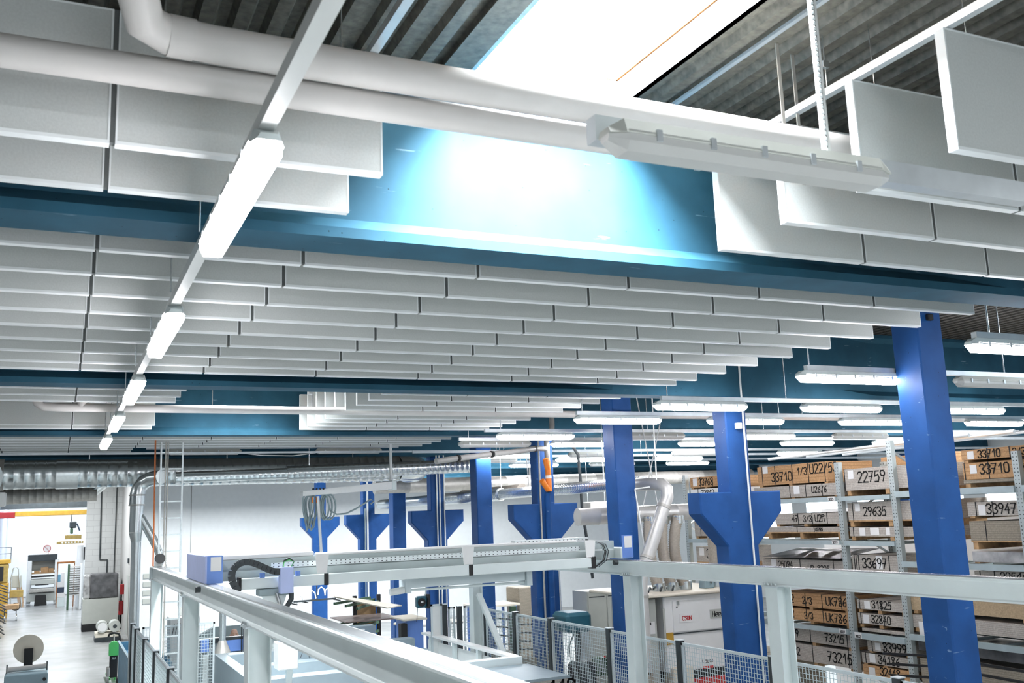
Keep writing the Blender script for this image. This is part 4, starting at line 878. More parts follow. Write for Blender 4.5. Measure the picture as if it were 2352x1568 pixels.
# ================================================================== WHITE SANDING MACHINE AND NEIGHBOURS
t = thing('sanding_machine', 'large white machine with lettered plates behind the right fence', 'machine', (10.3, 15, 0))
M().bbox(9.45, 11.2, 14.5, 16.2, 1.30, 2.55, .02).build('body', 'white_gloss', t); M().bbox(9.05, 9.33, 14.55, 15.6, .2, 2.52, .015).build('side_column', 'cabinet_grey', t)
M().bbox(9.0, 11.25, 14.4, 16.3, 2.55, 2.60, .015).build('roof_plate', 'cream', t)
d1 = M().box(9.62, 11.15, 14.485, 14.5, 1.95, 2.46).build('upper_door', 'white_gloss', t); M().box(9.6, 11.15, 14.48, 14.498, 1.915, 1.93).build('door_gap', 'dark_steel', t)
M().box(9.42, 9.46, 14.49, 14.5, 1.5, 2.35).build('door_gap', 'cabinet_grey', t)
q = M().box(9.74, 10.02, 14.475, 14.485, 2.10, 2.24).build('name_plate', 'paper', d1); write(M(), 'CSDN', (9.80, 14.474, 2.135), (1, 0, 0), (0, 0, 1), .065, .012, (0, -1, 0)).build('plate_letters', 'bright_red', d1)
M().box(10.38, 10.8, 14.475, 14.485, 2.12, 2.27).build('name_plate', 'cabinet_grey', d1); write(M(), 'Hees', (10.42, 14.474, 2.15), (1, 0, 0), (.12, 0, 1), .085, .013, (0, -1, 0)).build('plate_letters', 'marker', d1)
M().tube([(9.70, 14.47, 2.36), (9.70, 14.49, 2.36)], .012, 8).build('key_lock', 'black', d1); M().bbox(9.70, 9.75, 14.46, 14.49, 2.40, 2.46, .005).build('latch', 'galv', d1)
M().box(9.55, 11.15, 14.56, 14.58, .95, 1.15).build('red_guard', 'bright_red', t); M().box(9.5, 11.2, 14.7, 16.1, .15, 1.30).build('lower_body', 'dark_steel', t)
M().bbox(9.50, 9.9, 14.40, 14.68, .3, 1.38, .01).build('lower_cabinet', 'cream', t); p2 = M().box(10.15, 10.42, 14.49, 14.5, 1.36, 1.47).build('type_plate', 'paper', t)
write(M(), 'L SERVI', (10.16, 14.488, 1.40), (1, 0, 0), (0, 0, 1), .045, .009, (0, -1, 0)).build('plate_letters', 'marker', t); M().box(10.16, 10.38, 14.49, 14.5, 1.30, 1.34).build('red_sticker', 'bright_red', t)
M().box(9.10, 9.28, 14.54, 14.55, 1.95, 2.15).build('notice', 'paper', t); M().box(9.1, 9.2, 14.53, 14.54, 2.10, 2.14).build('black_mark', 'black', t); M().box(9.46, 9.6, 14.48, 14.5, 1.75, 1.95).build('yellow_sticker', 'yellow', t)
M().bar((10.6, 14.7, 2.72), (11.0, 15.2, 2.63), .03).build('strut', 'dark_steel', t); M().bbox(10.55, 10.75, 14.8, 15.0, 2.6, 2.80, .01).build('valve_box', 'cabinet_blue', t)
for k in range(3): M().tube([(9.35 + .25 * k, 14.8, 2.62), (9.45 + .25 * k, 14.9, 2.68), (9.6 + .25 * k, 15.1, 2.63)], .02, 8).build('hose_coil', 'dark_steel', t)
t = thing('steel_cabinet', 'tall two-door grey cabinet behind the fence, left of the silver pipe', 'cabinet', (9.9, 17.2, 0)); M().bbox(9.40, 10.25, 17.1, 17.7, .05, 2.50, .01).build('body', 'cabinet_grey', t)
for x in (9.42, 9.84): dd = M().box(x, x + .39, 17.085, 17.1, .1, 2.42).build('door', 'cabinet_grey', t); M().box(x + .02, x + .36, 17.08, 17.086, 2.38, 2.40).build('vent_slot', 'dark_steel', dd)
t = thing('pillar_drill', 'green pillar drill standing behind the guard fence', 'drill', (8.35, 15.6, 0)); M().tube([(8.35, 15.6, 0), (8.35, 15.6, 2.0)], .05, 12).build('column', 'dark_steel', t); M().bbox(8.0, 8.5, 15.3, 15.9, 1.98, 2.32, .06).build('head', 'teal', t)
M().bbox(8.1, 8.5, 15.2, 15.6, 1.0, 1.5, .06).build('vice', 'dark_steel', t); M().tube([(8.03, 15.2, 1.38), (8.03, 15.24, 1.38)], .10, 16).build('hand_wheel', 'black', t); M().tube([(8.2, 15.3, 1.98), (8.2, 15.3, 1.65)], [.05, .03], 10).build('spindle', 'dark_steel', t); M().bbox(8.05, 8.7, 15.1, 15.9, 0, 1.0, .02).build('base', 'dark_green', t)
M().tube([(8.1, 15.25, 2.0), (8.0, 15.25, 1.8), (7.98, 15.25, 1.62)], .012, 6).build('cable', 'dark_steel', t); M().bbox(8.5, 8.8, 15.2, 15.4, 1.25, 1.55, .01).build('switch_box', 'dark_green', t); M().tube([(8.65, 15.2, 1.55), (8.65, 15.2, 1.58)], .02, 8).build('stop_button', 'bright_red', t)
single(M().bbox(11.6, 12.6, 20, 20.6, 0, 2.2, .02), 'white_cabinet', 'white_paint', 'white cabinet far behind the grey two-door cabinet', 'cabinet')
t = thing('blue_stand', 'light blue T-shaped stand behind the grey cabinet', 'stand', (12.0, 22, 0)); M().bar((11.85, 22, 2.02), (12.3, 22, 2.04), .05).build('bar', 'bin_blue', t); M().bar((12.03, 22, 0), (12.0, 22, 2.0), .045).build('pole', 'bin_blue', t); M().bar((11.4, 22, 1.42), (12.4, 22, 1.50), .05).build('shelf', 'bin_blue', t)

# ================================================================== BOARD RACKS (fronts face the saw line)
XR = 11.45
def upright(y, zt, lab):
    t = thing('rack_upright', lab, 'rack upright', (XR, y, 0), 'galvanised rack uprights')
    M().box(XR, XR + .08, y - .05, y + .05, 0, zt).build('front_post', 'rack_post', t); M().box(XR + 1.0, XR + 1.08, y - .05, y + .05, 0, zt).build('rear_post', 'rack_post', t)
    z = .4; k = 0
    while z < zt - .55:
        a, c = (XR + .08, XR + 1.0) if k % 2 == 0 else (XR + 1.0, XR + .08)
        M().bar((a, y, z), (c, y, z + .5), .03).build('brace', 'galv', t); z += .55; k += 1
upright(16.55, 4.68, 'perforated rack upright left of the nearest bracket column'); upright(12.24, 4.66, 'perforated rack upright right of the nearest bracket column'); upright(11.10, 4.92, 'taller perforated rack upright left of the nearest square column'); upright(8.95, 4.60, 'narrow rack upright at the right edge of the picture')
def rbeam(y0, y1, z0, z1, lab, num=None, ny=None):
    t = thing('rack_beam', lab, 'rack beam', (XR, (y0 + y1) / 2, z0), 'horizontal rack beams')
    M().box(XR - .03, XR + .03, y0, y1, z0, z1).build('beam', 'rack_beam', t); M().box(XR + 1.04, XR + 1.09, y0, y1, z0, z1 - .035).build('rear_beam', 'rack_beam', t)
    nk = max(1, int((y1 - y0) / .7))
    for k in range(1, 1 + nk): yy = y0 + (y1 - y0) * k / (1 + nk); M().box(XR + .03, XR + 1.04, yy - .03, yy + .03, z1 - .075, z1 - .035).build('cross_support', 'rack_beam', t)
    if num:
        M().box(XR - .035, XR - .03, ny - .13, ny + .02, z0 + .005, z1 + .004).build('number_plate', 'paper', t); write(M(), num, (XR - .036, ny + .0, z0 + .016), (0, -1, 0), (0, 0, 1), .038, .007, (-1, 0, 0), .002).build('plate_number', 'marker', t)
BN = [(12.29, 16.50, 4.04, 4.115, 'left bay, top level', '3025', 12.44), (12.29, 16.50, 3.35, 3.42, 'left bay, second level', '3019', 12.44), (12.29, 16.5, 2.66, 2.73, 'left bay, hidden third level', None, 0), (12.29, 16.50, 1.96, 2.035, 'left bay, low level', '3007', 12.46),
      (11.15, 12.19, 4.04, 4.11, 'narrow bay, top level', None, 0), (11.15, 12.19, 3.34, 3.41, 'narrow bay, second level', None, 0), (11.15, 12.19, 2.85, 2.92, 'narrow bay, third level', None, 0), (11.15, 12.19, 1.92, 2.01, 'narrow bay, low level', '3002', 12.13),
      (9.0, 11.05, 4.06, 4.15, 'right bay, top level', None, 0), (9.0, 11.05, 3.04, 3.12, 'right bay, second level', None, 0), (9.0, 11.05, 2.0, 2.08, 'right bay, low level', None, 0), (6.0, 8.9, 4.06, 4.15, 'last bay, top level', None, 0), (6.0, 8.9, 3.04, 3.12, 'last bay, second level', None, 0)]
for y0, y1, z0, z1, lab, num, ny in BN: rbeam(y0, y1, z0, z1, 'galvanised rack beam of the %s' % lab, num, ny)
def pack(y0, y1, z0, z1, mt, desc, texts=(), labels=(), straps=(), wood=0, dep=1.0, xf=None, side=True):
    """y0<y1, front face at xf; texts: (string, y start, z, height); labels: (y, z, w, h)"""
    x = xf or XR + .085; zb = z0 - wood
    t = thing('board_pack', desc, 'board pack', (x + dep / 2, (y0 + y1) / 2, zb))
    M().box(x, x + dep, y0, y1, z0, z1).build('boards', mt, t)
    if wood:
        for k, yy in enumerate((y0 + .02, (y0 + y1) / 2, y1 - .10)): M().box(x + .01, x + dep - .02, yy, yy + .08, zb, z0 - .02 if wood > .08 else z0).build('batten', 'pallet_wood', t)
        if wood > .08: M().box(x, x + dep, y0, y1, z0 - .02, z0).build('deck_board', 'pallet_wood', t)
    for s in texts: write(M(), s[0], (x - .003, s[1], s[2]), (0, -1, 0), (0, 0, 1), s[3], s[3] * .10 + .003, (-1, 0, 0)).build('marker_number', 'marker', t)
    for (yy, zz, w, h) in labels: M().box(x - .004, x - .001, yy - w, yy, zz, zz + h).build('paper_label', 'paper', t)
    for yy in straps: M().box(x - .004, x + dep + .004, yy - .007, yy + .007, z0 - .004, z1 + .004).build('strap', 'black', t)
    return t
pack(12.54, 14.33, 4.37, 4.70, 'carton', 'brown carton pack marked 33710 1/3 U22/53 on top of the left rack bay', [('33710', 13.95, 4.43, .15), ('1/3', 13.28, 4.51, .12), ('U22/53', 12.95, 4.52, .15)], [(14.18, 4.58, .14, .13)], [14.2, 13.85, 13.4, 13.0, 12.6], .03)
pack(12.34, 14.46, 4.14, 4.34, 'chipboard', 'grey board pack marked U26/6 below the brown carton 33710', [('U26/6', 12.95, 4.20, .10)], [(13.4, 4.19, .15, .14)], [13.5, 13.1, 12.7], .03)
pack(12.34, 13.95, 3.68, 3.86, 'chipboard', 'grey board pack marked 47 3/3 U2R on the second shelf', [('47', 13.50, 3.72, .11), ('3/3', 13.22, 3.72, .10), ('U2R', 12.93, 3.72, .11)], [], [13.35, 13.0, 12.65], .04)
pack(12.34, 14.2, 3.55, 3.63, 'chipboard', 'thin grey board pack marked U2785 under the 3/3 pack', [('U2785', 12.95, 3.565, .05)], [], [13.4, 12.98], .12)
pack(12.34, 14.4, 2.77, 3.09, 'chipboard', 'plastic covered grey board pack marked 8205 behind the rail', [('UD 8205', 13.2, 2.90, .10), ('25094', 13.95, 2.95, .10)], [(14.15, 2.96, .13, .12)], [13.4, 12.6], .04)
single(M().add([(XR, 12.35, 3.13), (XR, 14.3, 3.12), (XR + .9, 14.3, 3.24), (XR + .9, 12.35, 3.25), (XR + .4, 13.3, 3.20)], [(0, 4, 1), (1, 4, 2), (2, 4, 3), (3, 4, 0)]), 'plastic_cover', 'wrap_dark', 'crumpled dark plastic sheet over the 8205 pack', 'plastic sheet')
pack(12.34, 14.05, 2.31, 2.53, 'carton', 'orange-brown pack marked 2462 2/3 UK786, upper of the two', [('2462', 14.0, 2.36, .13), ('2/3', 13.42, 2.36, .11), ('UK786', 12.85, 2.37, .13)], [], [13.75, 13.35, 12.95, 12.5], .04)
pack(12.34, 14.05, 2.08, 2.27, 'carton', 'orange-brown pack marked 2462 3/3 UK786, lower of the two', [('2462', 14.0, 2.12, .12), ('3/3', 13.40, 2.12, .10), ('UK786', 12.88, 2.11, .13)], [], [13.75, 13.35, 12.95], .045)
pack(12.34, 14.05, 1.74, 1.95, 'chipboard', 'grey board pack marked 34309 73215 just below the 3007 shelf', [('34309', 14.02, 1.79, .12), ('73215', 12.95, 1.79, .12)], [], [13.3, 12.45], .05)
pack(12.34, 14.05, 1.42, 1.69, 'chipboard', 'grey board pack marked 34032 73215 above the fence top', [('34032', 14.02, 1.50, .12), ('73215', 12.92, 1.48, .15)], [], [13.28, 12.45], .06)
pack(14.15, 16.45, .2, 1.36, 'chipboard_dark', 'big dark board pack low in the left rack bay', [], [], [15, 16], .12)
pack(15.35, 16.45, 4.42, 4.62, 'carton', 'small brown carton marked 33768 left of the nearest bracket column', [('33768', 16.15, 4.46, .13)], [(16.35, 4.45, .14, .15)], [15.7, 16.1], .03)
pack(15.35, 16.45, 4.14, 4.39, 'paper', 'white board pack marked 33812 under carton 33768', [('33812', 16.1, 4.24, .12)], [], [16.2], .02)
pack(15.35, 16.40, 3.47, 3.80, 'chipboard', 'upper grey board pack between beige hoses and bracket column, marked 31', [('31', 16.0, 3.58, .15)], [(16.2, 3.62, .14, .16)], [16.2, 15.7], .05)
pack(15.35, 16.40, 2.98, 3.27, 'chipboard', 'lower grey board pack beside the beige hoses, marked 325, just above the rail', [('325', 16.05, 3.06, .16)], [(16.3, 3.10, .16, .15)], [15.7], .245)
pack(10.35, 12.16, 4.20, 4.54, 'chipboard', 'grey board pack marked 22759 on the narrow bay, top', [('22759', 11.87, 4.32, .16)], [(12.08, 4.38, .12, .14)], [12.16], .08)
pack(10.35, 12.16, 3.73, 4.01, 'chipboard', 'grey board pack marked 29635 on its pallet', [('29635', 11.82, 3.80, .13)], [(12.0, 3.87, .11, .12)], [12.05], .10)
pack(10.35, 12.16, 3.48, 3.62, 'chipboard', 'grey board pack with three blank papers on the second shelf', [], [(11.95, 3.49, .12, .12), (11.72, 3.50, .18, .11), (11.4, 3.50, .08, .11)], [12.08], .06)
pack(11.16, 12.17, 2.94, 3.19, 'chipboard', 'grey board pack marked 33697 just above the rail', [('33697', 11.95, 3.0, .14)], [(11.66, 2.98, .12, .20)], [12.12, 12.08, 12.03, 11.4], .02)
pack(11.16, 12.16, 2.36, 2.50, 'chipboard', 'grey board pack marked 31825 below the rail', [('31825', 11.84, 2.39, .11)], [(12.0, 2.37, .12, .12)], [12.1, 11.65], .05)
pack(11.16, 12.16, 2.14, 2.30, 'chipboard', 'grey board pack marked 32840 under the 31825 pack', [('32840', 11.88, 2.17, .11)], [(12.05, 2.15, .12, .13)], [12.1, 11.62], .05)
pack(11.16, 12.10, 2.03, 2.075, 'chipboard', 'single pale slab lying directly on the 3002 beam')
pack(11.16, 12.02, 1.74, 1.89, 'chipboard', 'grey board pack marked 33999 in the narrow bay', [('33999', 11.70, 1.76, .13)], [(11.86, 1.76, .11, .11)], [11.92, 11.68], .03)
pack(11.16, 12.16, 1.55, 1.70, 'chipboard', 'grey board pack marked 34186 behind the green stand arms', [('34186', 11.82, 1.57, .12)], [(12.0, 1.57, .12, .13)], [12.08], .03)
pack(11.16, 12.16, 1.36, 1.52, 'carton', 'brown carton marked 32448 at the bottom of the narrow bay', [('32448', 11.8, 1.40, .11)], [(12.04, 1.38, .13, .11)], [])
pack(7.6, 9.86, 4.53, 4.67, 'carton', 'upper brown carton marked 33710 2/3 at the right edge', [('33710', 9.58, 4.55, .10), ('2/3', 9.03, 4.55, .09)], [(9.76, 4.54, .11, .11)], [9.43, 9.08], .04)
pack(7.6, 9.86, 4.26, 4.49, 'carton', 'lower brown carton marked 33710 3/3 at the right edge', [('33710', 9.58, 4.33, .13), ('3/3', 9.0, 4.33, .10)], [(9.74, 4.34, .11, .12)], [9.83, 9.44], .0)
pack(7.6, 9.87, 4.21, 4.255, 'chipboard_dark', 'thin dark board under the two right cartons 33710', wood=.06)
pack(7.6, 9.86, 3.76, 3.95, 'chipboard', 'pale board pack marked 33947 right of the square column', [('33947', 9.55, 3.79, .13)], [(9.68, 3.77, .11, .14)], [9.72, 9.45, 9.05], .03)
pack(7.6, 9.86, 3.43, 3.69, 'chipboard_dark', 'dark chipboard pack with one black strap at the right', [], [], [9.6], .12)
t = pack(7.6, 9.87, 3.14, 3.28, 'wrap', 'board pack wrapped in shiny plastic foil at the right', wood=.02)
pack(7.6, 9.87, 2.78, 3.02, 'chipboard', 'grey board pack marked 32566 just above the right rail', [('32566', 9.45, 2.90, .11)], [], [9.78, 9.55, 9.15], .0)
pack(7.2, 11.05, 2.42, 2.60, 'tan_board', 'long tan pack of thin boards below the right rail', [], [], [], .05)
pack(7.2, 11.05, 2.17, 2.35, 'chipboard', 'long grey pack with hanging paper under the tan pack', [], [(10.95, 2.06, .14, .20)], [10.2], .06)
pack(7.2, 11.0, 1.85, 1.98, 'wrap_dark', 'dark foil wrapped pack on the lowest visible right shelf')
pack(7.0, 11.0, 1.15, 1.74, 'chipboard_dark', 'brown speckled chipboard block with crossed black straps at bottom right', [], [], [10.6, 10.3], .1)
pack(11.0, 12.4, 4.20, 4.74, 'carton', 'brown carton behind the narrow bay, only its top edge showing', xf=XR + 1.15, wood=.1)
pack(11.0, 16.0, 0, 3.9, 'paper', 'white wrapped blocks behind the left rack bay', xf=XR + 3.0)
t = thing('fork_rack', 'green stand with black arms in front of the narrow rack bay', 'rack', (10.2, 9.6, 0)); M().bar((10.3, 9.55, 0), (10.3, 9.55, 2.08), .09).build('upright', 'dark_green', t)
for k, z in enumerate((2.03, 1.90, 1.76)): M().bar((10.3, 9.6, z), (10.3, 10.45 - .05 * k, z - .06), .03).build('arm', 'black', t); M().bar((10.3, 9.5, z), (10.3, 7.5, z - .05), .03).build('arm', 'black', t)
for k in range(3): single(M().tube([(12.5 + k, 10.5, 4.95 + .06 * k), (13.2 + k, 16, 4.95 + .04 * k)], .03, 8), 'steel_profile', 'channel', 'grey profile lying high behind the rack, %s from the front' % ORD[k], 'profile')
# items on the far right wall
for k, y in enumerate((17.1, 27)): single(M().bbox(28.6, 29, y, y + .5, 0, 6.6, .01), 'wall_column', 'column_blue', 'blue column against the far right wall, %s one' % ['nearer', 'farther'][k], 'column')

# ================================================================== FAR LEFT HALL
t = thing('bridge_crane', 'yellow crane girder with red end across the far hall opening', 'crane', (-1, 60, 4.95)); M().bbox(-2.1, 2.88, 60, 60.35, 4.98, 5.25, .02).build('girder', 'yellow', t); M().bbox(-2.88, -2.1, 60, 60.4, 4.90, 5.22, .02).build('red_end', 'red', t); M().bbox(-2.88, 2.88, 60.05, 60.3, 5.27, 5.33, .01).build('runway_edge', 'white_gloss', t)
single(M().box(-2.88, 2.88, 61, 61.1, 5.4, 6.89), 'duct_bundle', 'dark_steel', 'dark ventilation band above the yellow crane girder', 'duct')
t = thing('chain_hoist', 'dark chain hoist hanging from the yellow girder', 'hoist', (.95, 59.5, 4.1)); M().tube([(.72, 59.8, 4.98), (.72, 59.8, 4.3)], .02, 6).build('chain', 'black', t); M().bbox(.62, .98, 59.6, 59.9, 4.25, 4.62, .05).build('motor', 'dark_steel', t); M().bbox(.66, .82, 59.6, 59.9, 3.95, 4.25, .03).build('hook_block', 'dark_green', t); M().tube([(1.0, 59.7, 4.5), (1.15, 59.7, 4.1)], .04, 6).build('pendant', 'cloth', t)
t = thing('lifting_beam', 'yellow perforated lifting beam below the chain hoist', 'lifting beam', (.75, 59.5, 3.5)); M().bbox(.42, 1.25, 59.5, 59.7, 3.66, 3.88, .01).build('upper_beam', 'yellow_dirty', t); M().bbox(.02, 1.35, 59.5, 59.7, 3.42, 3.56, .01).build('lower_beam', 'yellow_dirty', t)
for k in range(7): M().tube([(.3 + .16 * k, 59.49, 3.49), (.3 + .16 * k, 59.5, 3.49)], .045, 10).build('hole', 'white_gloss', t)
M().tube([(.75, 59.6, 3.95), (.5, 59.6, 3.88)], .012, 6).build('sling', 'grey_pvc', t); M().tube([(.75, 59.6, 3.95), (1.1, 59.6, 3.88)], .012, 6).build('sling', 'grey_pvc', t)
t = thing('veneer_press', 'big white press with cartons and tilted tables in the far hall', 'press', (-.7, 64, 0))
M().bbox(-1.45, -1.22, 63.5, 65, .1, 2.5, .02).build('side_frame', 'white_paint', t); M().bbox(-.02, .18, 63.5, 65, .1, 2.5, .02).build('side_frame', 'white_gloss', t); M().bbox(-1.45, .1, 63.9, 65, 2.45, 2.82, .02).build('top_beam', 'dark_steel', t)
M().bbox(-1.22, -.02, 64.6, 64.8, 1.9, 2.45, .01).build('back_plate', 'cabinet_grey', t); M().bbox(-1.22, -.02, 63.8, 64.6, 1.74, 1.80, .01).build('upper_table', 'cardboard', t); M().bbox(-1.22, -.02, 63.6, 64.6, 1.55, 1.62, .01).build('middle_table', 'black', t)
M().bbox(-1.26, .0, 63.2, 64.4, 1.15, 1.45, .04).build('press_table', 'cabinet_grey', t); M().box(-1.0, -.3, 63.18, 63.2, 1.12, 1.18).build('dark_slot', 'black', t); M().bbox(-1.3, .0, 62.8, 64.2, .75, .95, .02).build('lower_table', 'galv_dull', t); M().bbox(-1.4, .05, 63, 64.5, .25, .70, .02).build('base', 'cabinet_grey', t)
M().prism([(-1.0, 0.02), (-.35, .02), (-.42, .6), (-.95, .6)], 1, 62.7, 62.9).build('ramp', 'black', t)
for k, (x, w, h) in enumerate(((-1.1, .3, .12), (-.75, .38, .28), (-.35, .28, .22), (-.55, .2, .32))): single(M().bbox(x, x + w, 64.0 + .05 * k, 64.4, 1.80, 1.80 + h, .005), 'carton_box', 'cardboard', 'brown carton on the upper table of the far press, %s' % ['left', 'middle', 'right', 'tallest'][k], 'carton')
t = thing('warning_sign', 'round red ringed prohibition sign above the far press', 'sign', (-.5, 63.9, 2.8)); m = M(); pts = [(-.47 + .2 * math.cos(a * math.pi / 12), 63.85, 3.15 + .2 * math.sin(a * math.pi / 12)) for a in range(25)]; m.tube(pts, .014, 6, False); m.build('ring', 'bright_red', t); M().bar((-.61, 63.85, 3.29), (-.33, 63.85, 3.01), .03, .01).build('slash', 'bright_red', t); M().bar((-.40, 63.87, 2.82), (-.40, 63.87, 3.0), .03).build('stick', 'timber', t); M().tube([(-.47, 63.9, 3.15), (-.47, 63.88, 3.15)], .19, 20).build('disc', 'paper', t)
t = thing('drawer_rack', 'grey shelf rack of many trays right in the far hall', 'shelf', (.9, 58.5, 0)); M().bbox(.62, .72, 58, 59, 0, 2.35, .01).build('green_post', 'dark_green', t); M().bbox(1.22, 1.32, 58, 59, 0, 2.35, .01).build('white_post', 'white_gloss', t)
for k in range(13): M().box(.72, 1.22, 58, 58.9, .75 + .12 * k, .80 + .12 * k).build('tray', 'galv_dull', t)
single(M().bbox(.1, 1.0, 60.5, 60.7, 2.35, 2.45, .01).box(.1, .15, 60.55, 60.65, 0, 2.35).box(.95, 1.0, 60.55, 60.65, 0, 2.35), 'timber_shelf', 'timber', 'orange wooden shelf board behind the tray rack', 'shelf'); 
for k, (x0, x1, z0, z1, mt, nm) in enumerate(((.1, .55, .5, .75, 'paper', 'white box low'), (.1, .5, .75, 1.05, 'cloth', 'dark box'), (.08, .5, 1.05, 1.35, 'paper', 'white box high'), (.12, .3, 1.35, 1.75, 'bin_blue', 'blue cloth bundle'), (.32, .5, 1.35, 1.85, 'paper', 'pale bundle'))): single(M().bbox(x0, x1, 61, 61.5, z0, z1, .02), 'storage_box', mt, '%s stored between the far press and the tray rack' % nm, 'box')
single(M().bbox(.12, .55, 61, 61.4, 0, .5, .02), 'floor_crate', 'steel_paint', 'pale crate on the floor between far press and tray rack', 'crate')
t = thing('tall_cylinder', 'white round column with black stripe above the tray rack', 'column', (1.2, 60, 0)); M().tube([(1.25, 60.3, 0), (1.25, 60.3, 3.3)], .18, 16).build('drum', 'white_gloss', t); M().box(1.40, 1.55, 60.0, 60.1, 2.5, 3.2).build('stripe', 'black', t)
t = thing('lift_truck', 'yellow lift truck with dark cage at the far left', 'truck', (-2.3, 55, 0))
for x in (-2.75, -2.02): M().bar((x, 55.5, 2.8), (x, 55.5, 3.40), .03).build('cage_post', 'dark_steel', t)
M().bar((-2.75, 55.5, 3.40), (-2.02, 55.5, 3.40), .03).build('cage_rail', 'dark_steel', t); M().bar((-2.75, 55.5, 3.1), (-2.02, 55.5, 3.1), .03).build('cage_rail', 'dark_steel', t)
M().bbox(-2.9, -2.02, 55, 56, 2.62, 2.82, .02).build('roof', 'yellow', t); M().bbox(-2.9, -2.1, 55, 56, 1.7, 2.6, .05).build('cab', 'yellow_dirty', t); M().bbox(-2.9, -2.3, 54.9, 55, 1.8, 2.5, .02).build('windscreen', 'black', t); M().bbox(-2.3, -2.07, 55.2, 55.4, 1.8, 2.4, .03).build('side_panel', 'white_paint', t); M().bbox(-2.9, -2.07, 55, 56, 0, 1.7, .05).build('body', 'yellow', t)
t = thing('hand_truck', 'white bent-tube cart leaning in front of the far left wall', 'cart', (-1.8, 56, 0)); M().tube([(-1.95, 56, .4), (-1.98, 56, 1.9), (-1.9, 56, 2.35), (-1.78, 56, 2.45), (-1.66, 56, 2.3), (-1.55, 56, 1.2), (-1.45, 56, .4)], .03, 8).build('tube_frame', 'galv', t); M().bbox(-1.98, -1.5, 56.1, 56.3, 1.4, 2.0, .02).build('white_crate', 'cabinet_grey', t); M().bbox(-2.0, -1.4, 55.5, 56, .95, 1.3, .02).build('yellow_base', 'yellow_dirty', t); M().tube([(-1.7, 55.5, .5), (-1.7, 55.6, .5)], .2, 14).build('wheel', 'black', t)
for k in range(6): single(M().bar((-1.6 + .05 * k, 56.3, .4), (-1.78 + .05 * k, 56.8, 1.9 - .08 * k), .035), 'timber_strip', 'pallet_wood', 'leaning timber strip beside the white cart, %s from the left' % ORD[k], 'timber')
t = thing('black_rack', 'dense rack of black angled arms at the left edge', 'rack', (-2.0, 48, 0)); M().bar((-2.25, 49, 0), (-2.25, 49, 2.0), .1).build('mast', 'black', t)
for k in range(16): M().bar((-2.3, 49.2 - .1 * k, 1.95 - .12 * k), (-1.85 + .05 * (k % 3), 48.6 - .25 * k, 1.80 - .12 * k), .05, .03).build('arm', 'black' if k % 3 else 'dark_steel', t)
t = thing('timber_dolly', 'brown wooden dolly with castors at the far left', 'dolly', (-1.85, 53.5, .4)); M().bbox(-2.2, -1.5, 53, 54, .55, .75, .01).build('deck', 'cardboard', t)
for x in (-2.1, -1.6): M().tube([(x, 53.3, .16), (x + .05, 53.3, .16)], .16, 12).build('wheel', 'galv', t); M().bar((x, 53.3, .3), (x, 53.3, .55), .04).build('fork', 'dark_steel', t)

# objects in the left aisle
t = thing('wrapped_pallet', 'grey board pallet with black foil bundle against the block wall', 'pallet', (1.75, 45.2, 0)); M().box(1.08, 2.45, 44.8, 46.2, .30, 1.28).build('boards', 'cabinet_grey', t); M().bbox(1.35, 2.42, 44.9, 46.1, 1.28, 2.28, .05).build('foil_bundle', 'wrap_dark', t); M().bbox(1.10, 1.36, 44.9, 46.1, 1.28, 2.25, .06).build('white_foil', 'wrap', t); M().box(1.08, 2.45, 44.8, 46.2, 0, .30).build('skid', 'black', t)
t = thing('roll_pallet', 'low pallet carrying the two paper rolls', 'pallet', (1.85, 40.6, 0)); M().bbox(1.42, 2.32, 40.2, 41.2, .0, .16, .01).build('skid', 'dark_steel', t); M().bbox(1.44, 2.30, 40.2, 41.2, .16, .32, .01).build('deck', 'cream', t)
for k, x in enumerate((1.67, 2.10)):
    t = thing('paper_roll', '%s white paper roll on the low pallet in the left aisle' % ['left', 'right'][k], 'paper roll', (x, 40.5, .32), 'two paper rolls'); M().tube([(x, 40.1, .54), (x, 40.8, .54)], .205, 24).build('roll', 'cabinet_grey', t); M().tube([(x, 40.09, .54), (x, 40.1, .54)], .16 if k == 0 else .07, 20).build('core', 'paper' if k == 0 else 'dark_steel', t)
t = thing('pallet_truck', 'green and black electric pallet truck in the left aisle', 'pallet truck', (1.52, 29.3, 0)); M().prism([(1.40, .72), (1.64, .72), (1.64, 1.02), (1.58, 1.08), (1.46, 1.08), (1.40, 1.02)], 1, 29.2, 29.4).build('green_cover', 'green', t)
M().bbox(1.43, 1.63, 29.25, 29.5, .15, .74, .02).build('mast_box', 'black', t); M().tube([(1.52, 29.3, 1.08), (1.52, 29.3, 1.25)], .02, 8).build('tiller', 'galv_dull', t); M().tube([(1.38, 29.3, 1.20), (1.40, 29.3, 1.27), (1.52, 29.3, 1.30), (1.64, 29.3, 1.27), (1.66, 29.3, 1.20)], .028, 8).build('handle', 'black', t)
M().bbox(1.36, 1.44, 29.2, 29.5, .18, .42, .02).build('motor', 'galv_dull', t); M().tube([(1.36, 29.3, .12), (1.42, 29.3, .12)], .12, 14).build('wheel', 'galv_dull', t); M().tube([(1.60, 29.3, .08), (1.66, 29.3, .08)], .08, 14).build('wheel', 'black', t)
for x in (1.44, 1.60): M().bbox(x - .04, x + .04, 29.5, 30.7, .05, .12, .01).build('fork', 'green', t)
write(M(), 'SLR', (1.48, 29.245, .62), (1, 0, 0), (0, 0, 1), .05, .010, (0, -1, 0)).build('lettering', 'paper', t)
t = thing('waste_bin', 'light blue tipping skip beside the green pallet truck', 'skip', (1.9, 26, 0)); m = M(); o_ = [(1.66, 23.5), (2.4, 23.5), (2.4, 28.6), (1.62, 28.6)]
for (a, c) in zip(o_, o_[1:] + o_[:1]): m.bar((a[0], a[1], .62), (c[0], c[1], .62), .03, 1.0)
